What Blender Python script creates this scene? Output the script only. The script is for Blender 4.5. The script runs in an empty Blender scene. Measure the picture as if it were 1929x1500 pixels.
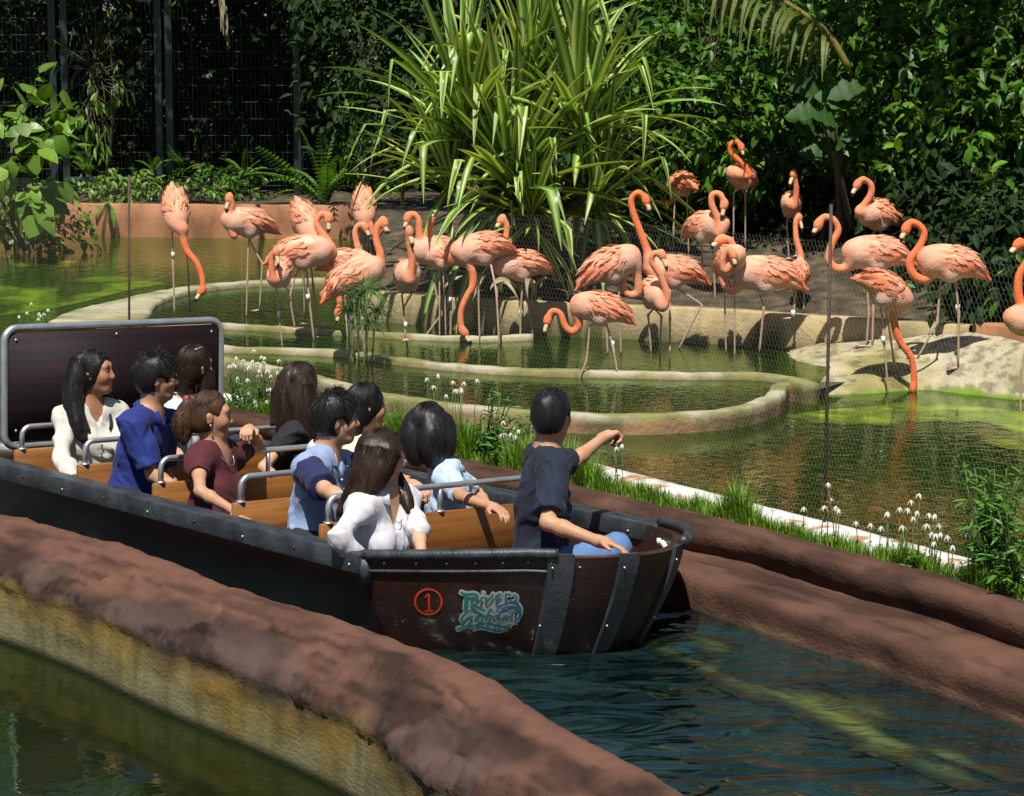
import bpy, bmesh, math, random
import numpy as np
from mathutils import Vector, Matrix
from mathutils.bvhtree import BVHTree
from mathutils.geometry import tessellate_polygon

R = math.radians
random.seed(11)
rng = np.random.default_rng(11)
scene = bpy.context.scene

# ------------------------------------------------------------------ camera, sky, sun, exposure
FPX, CX, CY, CAMH = 4600.0, 964.5, 750.0, 2.494
TH = math.atan(610 / FPX)
cd = bpy.data.cameras.new('camera')
cam = bpy.data.objects.new('camera', cd)
scene.collection.objects.link(cam)
cam.location = (0, 0, CAMH)
cam.rotation_euler = (R(90) - TH, 0, 0)
cd.sensor_fit = 'HORIZONTAL'
cd.sensor_width = 36.0
cd.lens = 36.0 * FPX / 1929.0
cd.clip_start, cd.clip_end = 0.5, 600.0
scene.camera = cam

SUN_EL, SUN_AZ = R(61), R(-10)      # light travels away from the camera and a little to the right
to_sun = Vector((math.sin(SUN_AZ) * math.cos(SUN_EL), -math.cos(SUN_AZ) * math.cos(SUN_EL), math.sin(SUN_EL)))
world = bpy.data.worlds.new('World')
scene.world = world
world.use_nodes = True
wn = world.node_tree
bg = wn.nodes['Background']
sky = wn.nodes.new('ShaderNodeTexSky')
sky.sky_type = 'NISHITA'
sky.sun_disc = False
sky.sun_elevation = SUN_EL
sky.sun_rotation = math.atan2(to_sun.x, to_sun.y)
wn.links.new(sky.outputs[0], bg.inputs[0])
bg.inputs[1].default_value = 0.05
sd = bpy.data.lights.new('sun', 'SUN')
sd.energy = 5.0
sd.angle = R(0.53)
sd.color = (1.0, 0.955, 0.88)
sun = bpy.data.objects.new('sun', sd)
scene.collection.objects.link(sun)
sun.rotation_euler = (-to_sun).to_track_quat('-Z', 'Y').to_euler()
sun.location = to_sun * 60
vs = scene.view_settings
vs.view_transform = 'Standard'
vs.look = 'None'
vs.exposure = 0.36
vs.gamma = 1.0
vs.use_curve_mapping = False
scene.cycles.max_bounces = 8
scene.cycles.transparent_max_bounces = 24
scene.cycles.caustics_reflective = False
scene.cycles.caustics_refractive = False

# ------------------------------------------------------------------ helpers
def ray(px, py):
    a, b = (px - CX) / FPX, -(py - CY) / FPX
    return np.array([a, math.cos(TH) + b * math.sin(TH), -math.sin(TH) + b * math.cos(TH)])
def WZ(px, py, z):
    d = ray(px, py)
    t = (z - CAMH) / d[2]
    return np.array([d[0] * t, d[1] * t, z])
def WY(px, py, Y):
    d = ray(px, py)
    t = Y / d[1]
    return np.array([d[0] * t, Y, CAMH + d[2] * t])
def nrm(v):
    v = np.asarray(v, float)
    return v / max(1e-9, np.linalg.norm(v))
def catmull(P, n):
    P = np.asarray(P, float)
    if len(P) < 3:
        t = np.linspace(0, 1, n)[:, None]
        return P[0] * (1 - t) + P[-1] * t
    Q = np.vstack([2 * P[0] - P[1], P, 2 * P[-1] - P[-2]])
    seg = np.linalg.norm(np.diff(P, axis=0), axis=1)
    cum = np.concatenate([[0], np.cumsum(seg)])
    out = []
    for s in np.linspace(0, cum[-1], n):
        i = min(len(seg) - 1, max(0, np.searchsorted(cum, s, 'right') - 1))
        t = (s - cum[i]) / max(seg[i], 1e-9)
        a, b, c, d = Q[i], Q[i + 1], Q[i + 2], Q[i + 3]
        out.append(.5 * (2 * b + (c - a) * t + (2 * a - 5 * b + 4 * c - d) * t * t + (3 * b - a - 3 * c + d) * t ** 3))
    return np.array(out)
def vnoise(P, f=1.0, seed=0):
    P = np.asarray(P, float) * f + seed * 17.31
    I = np.floor(P).astype(np.int64)
    u = P - I
    u = u * u * (3 - 2 * u)
    def h(ix, iy, iz):
        n = (ix * 73856093) ^ (iy * 19349663) ^ (iz * 83492791)
        n = (n ^ (n >> 13)) * 1274126177
        return ((n ^ (n >> 16)) & 0xFFFF) / 32767.5 - 1
    r = 0
    for a in (0, 1):
        for b in (0, 1):
            for c in (0, 1):
                w = (u[..., 0] if a else 1 - u[..., 0]) * (u[..., 1] if b else 1 - u[..., 1]) * (u[..., 2] if c else 1 - u[..., 2])
                r = r + w * h(I[..., 0] + a, I[..., 1] + b, I[..., 2] + c)
    return r
def fbm(P, f=1.0, o=4, seed=0):
    return sum(vnoise(P, f * 2 ** i, seed + i) * .5 ** i for i in range(o))

LINK = scene.collection.objects.link
def new_mesh(name, V, F, mats=(), smooth=True, cols=None, mi=None):
    me = bpy.data.meshes.new(name)
    V = np.asarray(V, float).reshape(-1, 3)
    me.vertices.add(len(V))
    me.vertices.foreach_set('co', V.ravel())
    if isinstance(F, np.ndarray):
        n = len(F)
        k = F.shape[1]
        li = F.ravel().astype(np.int32)
        ls = np.arange(n, dtype=np.int32) * k
    else:
        n = len(F)
        li = np.fromiter((i for f in F for i in f), np.int32)
        ls = np.concatenate([[0], np.cumsum([len(f) for f in F])[:-1]]).astype(np.int32) if n else np.zeros(0, np.int32)
    me.loops.add(len(li))
    me.loops.foreach_set('vertex_index', li)
    me.polygons.add(n)
    me.polygons.foreach_set('loop_start', ls)
    me.polygons.foreach_set('use_smooth', np.full(n, smooth, bool))
    if mi is not None:
        me.polygons.foreach_set('material_index', np.asarray(mi, np.int32))
    me.update(calc_edges=True)
    me.validate()
    if cols is not None:
        at = me.color_attributes.new('Col', 'FLOAT_COLOR', 'POINT')
        c = np.ones((len(V), 4))
        c[:, :3] = np.asarray(cols)[:, :3]
        at.data.foreach_set('color', c.ravel())
    for m in (mats if isinstance(mats, (list, tuple)) else [mats]):
        me.materials.append(m)
    return me
def put(name, me, parent=None, loc=(0, 0, 0), label=None, cat=None, group=None, kind=None):
    o = bpy.data.objects.new(name, me)
    LINK(o)
    o.parent = parent
    o.location = loc
    tag(o, label, cat, group, kind)
    return o
def tag(o, label=None, cat=None, group=None, kind=None):
    for k, v in (('label', label), ('category', cat), ('group', group), ('kind', kind)):
        if v:
            o[k] = v
    return o
def empty(name, loc, label=None, cat=None, group=None):
    o = put(name, None, None, loc, label, cat, group)
    o.empty_display_size = .1
    return o
class MB:
    """collects vertices and faces of one mesh"""
    def __init__(s):
        s.V, s.F, s.C, s.n, s.M = [], [], [], 0, []
    def add(s, V, F, col=None, m=0):
        V = np.asarray(V, float).reshape(-1, 3)
        s.V.append(V)
        s.F += [tuple(int(i) + s.n for i in f) for f in F]
        s.M += [m] * len(F)
        s.C.append(np.tile(np.asarray(col if col is not None else (1, 1, 1), float), (len(V), 1)) if np.ndim(col) < 2 else np.asarray(col))
        s.n += len(V)
    def box(s, a, b, col=None, T=None, m=0):
        (x0, y0, z0), (x1, y1, z1) = a, b
        V = np.array([[x, y, z] for z in (z0, z1) for y in (y0, y1) for x in (x0, x1)], float)
        if T is not None:
            V = T(V)
        s.add(V, [(0, 2, 3, 1), (4, 5, 7, 6), (0, 1, 5, 4), (2, 6, 7, 3), (0, 4, 6, 2), (1, 3, 7, 5)], col, m)
    def tube(s, P, r, n=8, col=None, cap=True, flat=1.0, m=0, up=None):
        P = np.asarray(P, float)
        r = np.broadcast_to(np.asarray(r, float), (len(P),))
        T = np.gradient(P, axis=0)
        T /= np.maximum(np.linalg.norm(T, axis=1), 1e-9)[:, None]
        a = np.array([0, 0, 1.0]) if abs(T[0][2]) < .9 else np.array([1.0, 0, 0])
        if up is not None:
            a = np.asarray(up, float)
        u = nrm(np.cross(T[0], a))
        V = []
        for i in range(len(P)):
            u = nrm(u - T[i] * u.dot(T[i]))
            w = np.cross(T[i], u)
            for k in range(n):
                t = 2 * math.pi * k / n
                V.append(P[i] + r[i] * (math.cos(t) * u + flat * math.sin(t) * w))
        F = []
        for i in range(len(P) - 1):
            for k in range(n):
                F.append((i * n + k, i * n + (k + 1) % n, (i + 1) * n + (k + 1) % n, (i + 1) * n + k))
        if cap:
            F += [tuple(range(n))[::-1], tuple(range((len(P) - 1) * n, len(P) * n))]
        if col is not None and np.ndim(col) == 2:
            col = np.repeat(np.asarray(col), n, axis=0)
        s.add(V, F, col, m)
    def ell(s, c, rad, Rm=None, nu=10, nv=7, col=None, m=0):
        V = []
        for i in range(nv + 1):
            t = math.pi * i / nv
            for k in range(nu):
                p = 2 * math.pi * k / nu
                V.append((math.sin(t) * math.cos(p), math.sin(t) * math.sin(p), math.cos(t)))
        V = np.array(V) * np.asarray(rad)
        if Rm is not None:
            V = V @ np.asarray(Rm).T
        F = [(i * nu + k, (i + 1) * nu + k, (i + 1) * nu + (k + 1) % nu, i * nu + (k + 1) % nu) for i in range(nv) for k in range(nu)]
        s.add(V + np.asarray(c), F, col, m)
    def mesh(s, name, mats, smooth=True, origin=(0, 0, 0), cols=False):
        V = np.vstack(s.V) - np.asarray(origin) if s.V else np.zeros((0, 3))
        return new_mesh(name, V, s.F, mats, smooth, np.vstack(s.C) if cols else None, s.M)
    def build(s, name, mats, parent=None, smooth=True, origin=None, cols=False, **kw):
        """verts are world coordinates; origin = the world location of the parent (or of the new object when it is top-level)"""
        og = np.zeros(3) if origin is None else np.asarray(origin, float)
        return put(name, s.mesh(name, mats, smooth, og, cols), parent, (0, 0, 0) if parent else tuple(og), **kw)
def autosmooth(o, ang=35):
    me = o.data
    me.polygons.foreach_set('use_smooth', np.ones(len(me.polygons), bool))
    me.set_sharp_from_angle(angle=R(ang))
    return o
def loft(rows, closed=False):
    """rows (n,m,3) -> V, F"""
    rows = np.asarray(rows, float)
    n, m = rows.shape[:2]
    V = rows.reshape(-1, 3)
    idx = np.arange(n * m).reshape(n, m)
    if closed:
        idx = np.hstack([idx, idx[:, :1]])
    F = np.stack([idx[:-1, :-1], idx[1:, :-1], idx[1:, 1:], idx[:-1, 1:]], -1).reshape(-1, 4)
    return V, F
def plan_normals(P):
    T = np.gradient(P[:, :2], axis=0)
    T /= np.maximum(np.linalg.norm(T, axis=1), 1e-9)[:, None]
    return np.stack([T[:, 1], -T[:, 0], 0 * T[:, 0]], 1)      # to the right of travel
def sweep(P, prof, width=None):
    """profile (q, z) swept along the plan polyline P; q to the right of travel"""
    N = plan_normals(P)
    rows = []
    for i, (p, nn) in enumerate(zip(P, N)):
        w = 1 if width is None else width[i]
        rows.append([[p[0] + nn[0] * q * w, p[1] + nn[1] * q * w, z] for q, z in prof])
    return np.array(rows)
def poly_sheet(name, pts, mat, z=None, kind='structure', **kw):
    P = [Vector((p[0], p[1], p[2] if z is None else z)) for p in pts]
    tris = tessellate_polygon([P])
    nz = sum((P[t[1]] - P[t[0]]).cross(P[t[2]] - P[t[0]]).z for t in tris)
    F = [tuple(t) if nz > 0 else tuple(t)[::-1] for t in tris]
    return put(name, new_mesh(name, [tuple(p) for p in P], F, mat, False), None, kind=kind, **kw)

# ------------------------------------------------------------------ signed distance figures (people, birds, hair, clothes)
def d_cap(P, a, b, ra, rb):
    a, b = np.asarray(a), np.asarray(b)
    ab = b - a
    L2 = max(ab @ ab, 1e-12)
    t = np.clip(((P[0] - a[0]) * ab[0] + (P[1] - a[1]) * ab[1] + (P[2] - a[2]) * ab[2]) / L2, 0, 1)
    d = np.sqrt((P[0] - a[0] - ab[0] * t) ** 2 + (P[1] - a[1] - ab[1] * t) ** 2 + (P[2] - a[2] - ab[2] * t) ** 2)
    return d - (ra + (rb - ra) * t)
def d_cut(P, a, b, ra, rb):
    """tapered tube with flat ends"""
    a, b = np.asarray(a), np.asarray(b)
    ab = b - a
    L = max(np.linalg.norm(ab), 1e-6)
    e = ab / L
    s = (P[0] - a[0]) * e[0] + (P[1] - a[1]) * e[1] + (P[2] - a[2]) * e[2]
    t = np.clip(s / L, 0, 1)
    d = np.sqrt(np.maximum((P[0] - a[0] - e[0] * s) ** 2 + (P[1] - a[1] - e[1] * s) ** 2 + (P[2] - a[2] - e[2] * s) ** 2, 0)) - (ra + (rb - ra) * t)
    return np.maximum(d, s - L)
def d_ell(P, c, Rm, r):
    q = [(P[0] - c[0]) * Rm[0][i] + (P[1] - c[1]) * Rm[1][i] + (P[2] - c[2]) * Rm[2][i] for i in range(3)]
    k0 = np.sqrt((q[0] / r[0]) ** 2 + (q[1] / r[1]) ** 2 + (q[2] / r[2]) ** 2)
    k1 = np.sqrt((q[0] / r[0] ** 2) ** 2 + (q[1] / r[1] ** 2) ** 2 + (q[2] / r[2] ** 2) ** 2)
    return k0 * (k0 - 1) / np.maximum(k1, 1e-6)
def cap(a, b, ra, rb, k=.02, col=None):
    return ('c', np.asarray(a, float), np.asarray(b, float), ra, rb, k, col)
def cut(a, b, ra, rb, k=.02, col=None):
    return ('t', np.asarray(a, float), np.asarray(b, float), ra, rb, k, col)
def ell(c, Rm, r, k=.02, col=None):
    return ('e', np.asarray(c, float), np.asarray(Rm, float), np.asarray(r, float), None, k, col)
def p_box(p):
    if p[0] in 'ct':
        m = max(p[3], p[4])
        return np.minimum(p[1], p[2]) - m, np.maximum(p[1], p[2]) + m
    h = np.sqrt(((p[2] * p[3]) ** 2).sum(1))
    return p[1] - h, p[1] + h
def p_dist(p, P):
    if p[0] == 'c':
        return d_cap(P, p[1], p[2], p[3], p[4])
    if p[0] == 't':
        return d_cut(P, p[1], p[2], p[3], p[4])
    return d_ell(P, p[1], p[2], p[3])
def sdf_mesh(prims, vox=.006, subs=(), grow=0.0, want_cols=False):
    B = [p_box(p) for p in prims]
    lo = np.min([b[0] for b in B], 0) - 3 * vox - grow
    hi = np.max([b[1] for b in B], 0) + 3 * vox + grow
    n = np.ceil((hi - lo) / vox).astype(int) + 1
    ax = [lo[i] + np.arange(n[i]) * vox for i in range(3)]
    D = np.full(n, .2, np.float32)
    def sub_box(b, pad):
        i0 = np.maximum(0, np.floor((b[0] - pad - lo) / vox).astype(int))
        i1 = np.minimum(n, np.ceil((b[1] + pad - lo) / vox).astype(int) + 1)
        return tuple(slice(a, c) for a, c in zip(i0, i1)), (ax[0][i0[0]:i1[0], None, None], ax[1][None, i0[1]:i1[1], None], ax[2][None, None, i0[2]:i1[2]])
    for p, b in zip(prims, B):
        sl, P = sub_box(b, grow + p[5] + 3 * vox)
        d = p_dist(p, P).astype(np.float32) - grow
        e = D[sl]
        k = max(p[5], 1e-4)
        h = np.maximum(k - np.abs(e - d), 0) / k
        D[sl] = np.minimum(e, d) - h * h * k * .25
    for p in subs:
        sl, P = sub_box(p_box(p), 3 * vox)
        D[sl] = np.maximum(D[sl], -p_dist(p, P).astype(np.float32))
    S = D < 0
    cnt = np.zeros(n - 1, np.int8)
    for a in (0, 1):
        for b in (0, 1):
            for c in (0, 1):
                cnt += S[a:n[0] - 1 + a, b:n[1] - 1 + b, c:n[2] - 1 + c]
    act = np.argwhere((cnt > 0) & (cnt < 8))
    idx = np.full(n - 1, -1, np.int64)
    idx[act[:, 0], act[:, 1], act[:, 2]] = np.arange(len(act))
    acc = np.zeros((len(act), 3))
    num = np.zeros(len(act))
    C = {}
    for a in (0, 1):
        for b in (0, 1):
            for c in (0, 1):
                C[a, b, c] = D[act[:, 0] + a, act[:, 1] + b, act[:, 2] + c]
    for A in C:
        for i in range(3):
            if A[i] == 0:
                Bc = tuple(1 if j == i else A[j] for j in range(3))
                d0, d1 = C[A], C[Bc]
                m = (d0 < 0) != (d1 < 0)
                t = np.where(m, d0 / np.where(m, d0 - d1, 1), 0)
                q = np.tile(np.array(A, float), (len(act), 1))
                q[:, i] += t
                acc += np.where(m[:, None], q, 0)
                num += m
    V = lo + (act + acc / np.maximum(num, 1)[:, None]) * vox
    quads = []
    for i in range(3):
        j, k = (i + 1) % 3, (i + 2) % 3
        s0 = [slice(None)] * 3
        s1 = [slice(None)] * 3
        s0[i] = slice(0, -1)
        s1[i] = slice(1, None)
        E = np.argwhere(S[tuple(s0)] != S[tuple(s1)])
        E = E[(E[:, j] > 0) & (E[:, k] > 0) & (E[:, j] < n[j] - 1) & (E[:, k] < n[k] - 1)]
        inside = S[E[:, 0], E[:, 1], E[:, 2]]
        def cell(dj, dk):
            q = E.copy()
            q[:, j] += dj
            q[:, k] += dk
            return idx[q[:, 0], q[:, 1], q[:, 2]]
        Q = np.stack([cell(-1, -1), cell(0, -1), cell(0, 0), cell(-1, 0)], 1)
        Q[~inside] = Q[~inside][:, ::-1]
        quads.append(Q)
    F = np.vstack(quads)
    F = F[(F >= 0).all(1)]
    if not want_cols:
        return V, F
    w = np.zeros(len(V))
    col = np.zeros((len(V), 3))
    PT = (V[:, 0], V[:, 1], V[:, 2])
    for p in prims:
        if p[6] is None:
            continue
        e = np.exp(-np.clip(p_dist(p, PT), -.03, .3) / .006)
        w += e
        col += e[:, None] * np.asarray(p[6])
    return V, F, col / np.maximum(w, 1e-12)[:, None]
def face_up(V, F):
    n = np.cross(V[F[:, 1]] - V[F[:, 0]], V[F[:, 2]] - V[F[:, 0]])[:, 2].mean()
    return F if n > 0 else F[:, ::-1]
def vert_normals(V, F):
    n = np.cross(V[F[:, 2]] - V[F[:, 0]], V[F[:, 3 if F.shape[1] > 3 else 1]] - V[F[:, 1 if F.shape[1] > 3 else 0]])
    N = np.zeros_like(V)
    for i in range(F.shape[1]):
        np.add.at(N, F[:, i], n)
    return N / np.maximum(np.linalg.norm(N, axis=1), 1e-12)[:, None]

# ------------------------------------------------------------------ materials
def nd(nt, t, **kw):
    n = nt.nodes.new(t)
    for k, v in kw.items():
        setattr(n, k, v)
    return n
def ramp(nt, fac, stops):
    r = nt.nodes.new('ShaderNodeValToRGB')
    el = r.color_ramp.elements
    while len(el) > len(stops):
        el.remove(el[-1])
    while len(el) < len(stops):
        el.new(1)
    for e, (p, c) in zip(el, stops):
        e.position = p
        e.color = (*c, 1) if len(c) == 3 else c
    nt.links.new(fac, r.inputs[0])
    return r.outputs[0]
def noise(nt, vec, scale, detail=5, rough=.55, dist=0.0):
    n = nt.nodes.new('ShaderNodeTexNoise')
    n.inputs['Scale'].default_value = scale
    n.inputs['Detail'].default_value = detail
    n.inputs['Roughness'].default_value = rough
    n.inputs['Distortion'].default_value = dist
    nt.links.new(vec, n.inputs['Vector'])
    return n.outputs['Fac']
def mixc(nt, fac, a, b, mode='MIX'):
    m = nt.nodes.new('ShaderNodeMix')
    m.data_type = 'RGBA'
    m.blend_type = mode
    for i, v in ((0, fac), (6, a), (7, b)):
        if hasattr(v, 'is_linked'):
            nt.links.new(v, m.inputs[i])
        elif isinstance(v, (int, float)):
            m.inputs[i].default_value = v
        else:
            m.inputs[i].default_value = (*v, 1)
    return m.outputs[2]
def mat(name, cols, scale=6, rough=.6, bump=0.0, bscale=None, stretch=(1, 1, 1), spec=.5, metallic=0.0, attr=False, island=0.0,
        objrand=0.0, transl=0.0, detail=5, lo=.3, hi=.7, coat=0.0, bdist=.02, sheen=0.0, nrough=.55, aniso=0.0):
    m = bpy.data.materials.new(name)
    m.use_nodes = True
    nt = m.node_tree
    b = nt.nodes['Principled BSDF']
    tc = nd(nt, 'ShaderNodeTexCoord')
    mp = nd(nt, 'ShaderNodeMapping')
    mp.inputs['Scale'].default_value = stretch
    nt.links.new(tc.outputs['Object'], mp.inputs[0])
    v = mp.outputs[0]
    if not isinstance(cols[0], (tuple, list)):
        cols = [cols]
    f = noise(nt, v, scale, detail, nrough)
    if len(cols) == 1:
        c = cols[0]
        out = ramp(nt, f, [(lo, tuple(x * .85 for x in c)), (hi, tuple(min(1, x * 1.12) for x in c))])
    else:
        out = ramp(nt, f, [(lo + (hi - lo) * i / (len(cols) - 1), c) for i, c in enumerate(cols)])
    if attr:
        a = nd(nt, 'ShaderNodeVertexColor', layer_name='Col')
        out = mixc(nt, 1.0, a.outputs[0], out, 'MULTIPLY')
    if island or objrand:
        h = nd(nt, 'ShaderNodeHueSaturation')
        src = nd(nt, 'ShaderNodeNewGeometry').outputs['Random Per Island'] if island else nd(nt, 'ShaderNodeObjectInfo').outputs['Random']
        k = island or objrand
        for inp, lo_, hi_ in (('Value', 1 - k, 1 + k), ('Hue', .5 - .03 * k, .5 + .035 * k)):
            r = nd(nt, 'ShaderNodeMapRange')
            r.inputs[3].default_value = lo_
            r.inputs[4].default_value = hi_
            if inp == 'Hue':
                mm = nd(nt, 'ShaderNodeMath', operation='FRACT')
                m2 = nd(nt, 'ShaderNodeMath', operation='MULTIPLY')
                m2.inputs[1].default_value = 7.13
                nt.links.new(src, m2.inputs[0])
                nt.links.new(m2.outputs[0], mm.inputs[0])
                nt.links.new(mm.outputs[0], r.inputs[0])
            else:
                nt.links.new(src, r.inputs[0])
            nt.links.new(r.outputs[0], h.inputs[inp])
        nt.links.new(out, h.inputs['Color'])
        out = h.outputs[0]
    nt.links.new(out, b.inputs['Base Color'])
    b.inputs['Roughness'].default_value = rough
    b.inputs['Specular IOR Level'].default_value = spec
    b.inputs['Metallic'].default_value = metallic
    b.inputs['Coat Weight'].default_value = coat
    if sheen:
        b.inputs['Sheen Weight'].default_value = sheen
    if bump:
        bn = nd(nt, 'ShaderNodeBump')
        bn.inputs['Strength'].default_value = bump
        bn.inputs['Distance'].default_value = bdist
        nt.links.new(noise(nt, v, bscale or scale * 3, 5), bn.inputs['Height'])
        nt.links.new(bn.outputs[0], b.inputs['Normal'])
    if transl:
        t = nd(nt, 'ShaderNodeBsdfTranslucent')
        hs = mixc(nt, 1.0, out, (1.25, 1.25, .45), 'MULTIPLY')
        nt.links.new(hs, t.inputs[0])
        mx = nd(nt, 'ShaderNodeMixShader')
        mx.inputs[0].default_value = transl
        nt.links.new(b.outputs[0], mx.inputs[1])
        nt.links.new(t.outputs[0], mx.inputs[2])
        nt.links.new(mx.outputs[0], nt.nodes['Material Output'].inputs[0])
    return m
def water_mat(name, tint, murk, murk_or_sky, wave=14, bump=.12, body=.5, rough=.02, stretch=(1, 1, 1), ior=1.33, algae=None, attr=False, gtint=(.74, .92, .58)):
    m = bpy.data.materials.new(name)
    m.use_nodes = True
    nt = m.node_tree
    nt.nodes.remove(nt.nodes['Principled BSDF'])
    tc = nd(nt, 'ShaderNodeTexCoord')
    mp = nd(nt, 'ShaderNodeMapping')
    mp.inputs['Scale'].default_value = stretch
    nt.links.new(tc.outputs['Object'], mp.inputs[0])
    bn = nd(nt, 'ShaderNodeBump')
    bn.inputs['Strength'].default_value = 1.0
    bn.inputs['Distance'].default_value = bump * .1
    nt.links.new(noise(nt, mp.outputs[0], wave, 2.2, .45, .8), bn.inputs['Height'])
    fr = nd(nt, 'ShaderNodeFresnel')
    fr.inputs[0].default_value = ior
    nt.links.new(bn.outputs[0], fr.inputs['Normal'])
    gl = nd(nt, 'ShaderNodeBsdfGlossy')
    gl.inputs['Roughness'].default_value = rough
    gl.inputs['Color'].default_value = (*gtint, 1)
    nt.links.new(bn.outputs[0], gl.inputs['Normal'])
    tr = nd(nt, 'ShaderNodeBsdfTransparent')
    tr.inputs[0].default_value = (*tint, 1)
    df = nd(nt, 'ShaderNodeBsdfDiffuse')
    stops = [(.35, murk), (.65, murk_or_sky)]
    if algae:
        stops.append((.74, algae))
    c = ramp(nt, noise(nt, tc.outputs['Object'], 1.1, 7, .62), stops)
    if attr:
        c = nd(nt, 'ShaderNodeVertexColor', layer_name='Col').outputs[0]
    nt.links.new(c, df.inputs[0])
    m1 = nd(nt, 'ShaderNodeMixShader')
    m1.inputs[0].default_value = body
    nt.links.new(tr.outputs[0], m1.inputs[1])
    nt.links.new(df.outputs[0], m1.inputs[2])
    m2 = nd(nt, 'ShaderNodeMixShader')
    nt.links.new(fr.outputs[0], m2.inputs[0])
    nt.links.new(m1.outputs[0], m2.inputs[1])
    nt.links.new(gl.outputs[0], m2.inputs[2])
    nt.links.new(m2.outputs[0], nt.nodes['Material Output'].inputs[0])
    return m
# ------------------------------------------------------------------ setting
mGround = mat('soil', [(.035, .024, .015), (.09, .06, .035), (.16, .11, .06)], 5, .95, .6, 30)
mLitter = mat('leaf litter soil', [(.015, .012, .006), (.055, .04, .02), (.13, .095, .05)], 7, .95, .8, 40)
mFloor = mat('pool floor', [(.02, .028, .008), (.05, .06, .018), (.10, .10, .035)], 3, .9, .3, 20)
mBrown = mat('brown cement', [(.8, .8, .8), (1, 1, 1), (1.12, 1.1, 1.08)], 4, .82, .45, 30, attr=True, spec=.22, stretch=(1, 1, 2.2), bdist=.014, nrough=.7)
mRim = mat('mossy concrete', [(.75, .75, .7), (1, 1, 1), (1.2, 1.15, 1.0)], 7, .85, .5, 30, attr=True, spec=.25)
mKerb = mat('peeling white paint', [(.36, .17, .085), (.40, .22, .12), (.58, .57, .54), (.66, .66, .63)], 4.5, .75, .4, 25, lo=.34, hi=.50, detail=7)
mTerra = mat('terracotta cement', [(.17, .07, .03), (.34, .145, .065), (.42, .2, .1)], 3, .85, .4, 25, stretch=(1, 1, .6))
mChan = water_mat('channel water', (.55, .62, .36), (.003, .009, .008), (.030, .090, .085), 2.8, 1.3, .34, .06, (1, 1.5, 1), 2.0, gtint=(.8, .95, .95))  # lighter teal patches paint sky reflections into the channel's body colour
mNear = water_mat('near pool water', (.3, .36, .14), (.012, .02, .006), (.02, .03, .01), 9, .012, .45, .02)
mPond = water_mat('pond water', (.36, .52, .14), (.009, .034, .003), (.022, .052, .005), 11, .035, .45, .015)
mTier = water_mat('tier water', (.36, .50, .14), (.008, .027, .003), (.025, .050, .006), 15, .03, .45, .015)
mBack = water_mat('back pond water', (.4, .5, .12), (.024, .055, .005), (.055, .095, .008), 8, .04, .65, .03, algae=(.10, .19, .012))

S = 400.0
put('ground', new_mesh('ground', [(-S, -60, -.75), (S, -60, -.75), (S, S, -.75), (-S, S, -.75)], [(0, 1, 2, 3)], mGround), kind='structure')

# ---- near berm between the two channels (crest seen against the boat)
crest_px = [(-420, 905), (-200, 935), (0, 974), (100, 997), (199, 1024), (318, 1062), (368, 1082), (478, 1121), (597, 1159), (746, 1211),
            (846, 1253), (926, 1298), (960, 1322), (1025, 1355), (1126, 1412), (1211, 1463), (1261, 1498), (1360, 1570), (1520, 1700), (1750, 1900)]
crest = catmull([WZ(x, y, .28) for x, y in crest_px], 520)
bp = catmull([(-.27, -.6, 0), (-.25, -.2, 0), (-.21, .05, 0), (-.15, .17, 0), (-.07, .255, 0), (0, .28, 0), (.08, .268, 0), (.17, .235, 0), (.25, .19, 0),
              (.32, .145, 0), (.36, .11, 0), (.372, .085, 0), (.365, .06, 0), (.375, -.02, 0), (.385, -.2, 0), (.39, -.6, 0)], 84)
rows = sweep(crest, [(q[0], q[1]) for q in bp])
V, F = loft(rows)
pq = np.tile(np.arange(84) / 83.0, 520)
zz = V[:, 2].copy()
on = zz > -.28
Nn = vert_normals(V, F)
cl = np.concatenate([[0], np.cumsum(np.linalg.norm(np.diff(crest, axis=0), axis=1))])
SP = np.stack([np.repeat(cl, 84), pq * 1.2, 0 * pq], 1)
nz = fbm(SP * [1.3, 2.2, 1], 1.3, 4, 3) * .013 + fbm(SP * [1, 5, 1], 3.2, 5, 9) * .011 + fbm(V, 16, 3, 10) * .004
led = fbm(SP * [.9, 7, 1], 1.6, 5, 21)
nz = nz - np.clip(.05 - np.abs(led - .08), 0, 1) * .65 * np.clip((pq - .46) * 12, 0, 1) * np.clip((.70 - pq) * 20, 0, 1)
nz = nz * (1 - .75 * np.clip((pq - .72) * 12, 0, 1))
V = V + Nn * (nz * np.clip((zz + .3) * 3, .1, 1))[:, None]
front = pq > .44
edge_n = fbm(V * [1, 1, .4], 2.2, 4, 31) * .045 + fbm(V, 18, 3, 33) * .012
t = zz + edge_n
c = np.zeros((len(V), 3))
brown = np.array([.125, .060, .041])
brown2 = np.array([.036, .018, .013])
kk = np.clip((pq - .50) * 7.5 + .0 + fbm(SP * [1, 5, 1], 2.6, 5, 41) * 1.1, 0, 1)[:, None]
c[:] = brown * (1 - kk) + brown2 * kk
st_ = np.clip((fbm(SP * [1, 16, 1], 3.0, 4, 47) - .12) * 3.2, 0, 1)[:, None] * np.clip((pq - .47) * 14, 0, 1)[:, None]
c = c * (1 - .55 * st_)
pat = np.clip((fbm(SP * [1, 4, 1], 2.2, 5, 48) - .2) * 3, 0, 1)[:, None] * np.clip((pq - .55) * 12, 0, 1)[:, None]
c = c * (1 - .5 * pat) + np.array([.13, .085, .07]) * .5 * pat
w_wall = np.clip((.10 - t) / .035, 0, 1)[:, None] * front[:, None]
yel = np.array([.19, .14, .038])
grey = np.array([.18, .165, .085])
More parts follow.
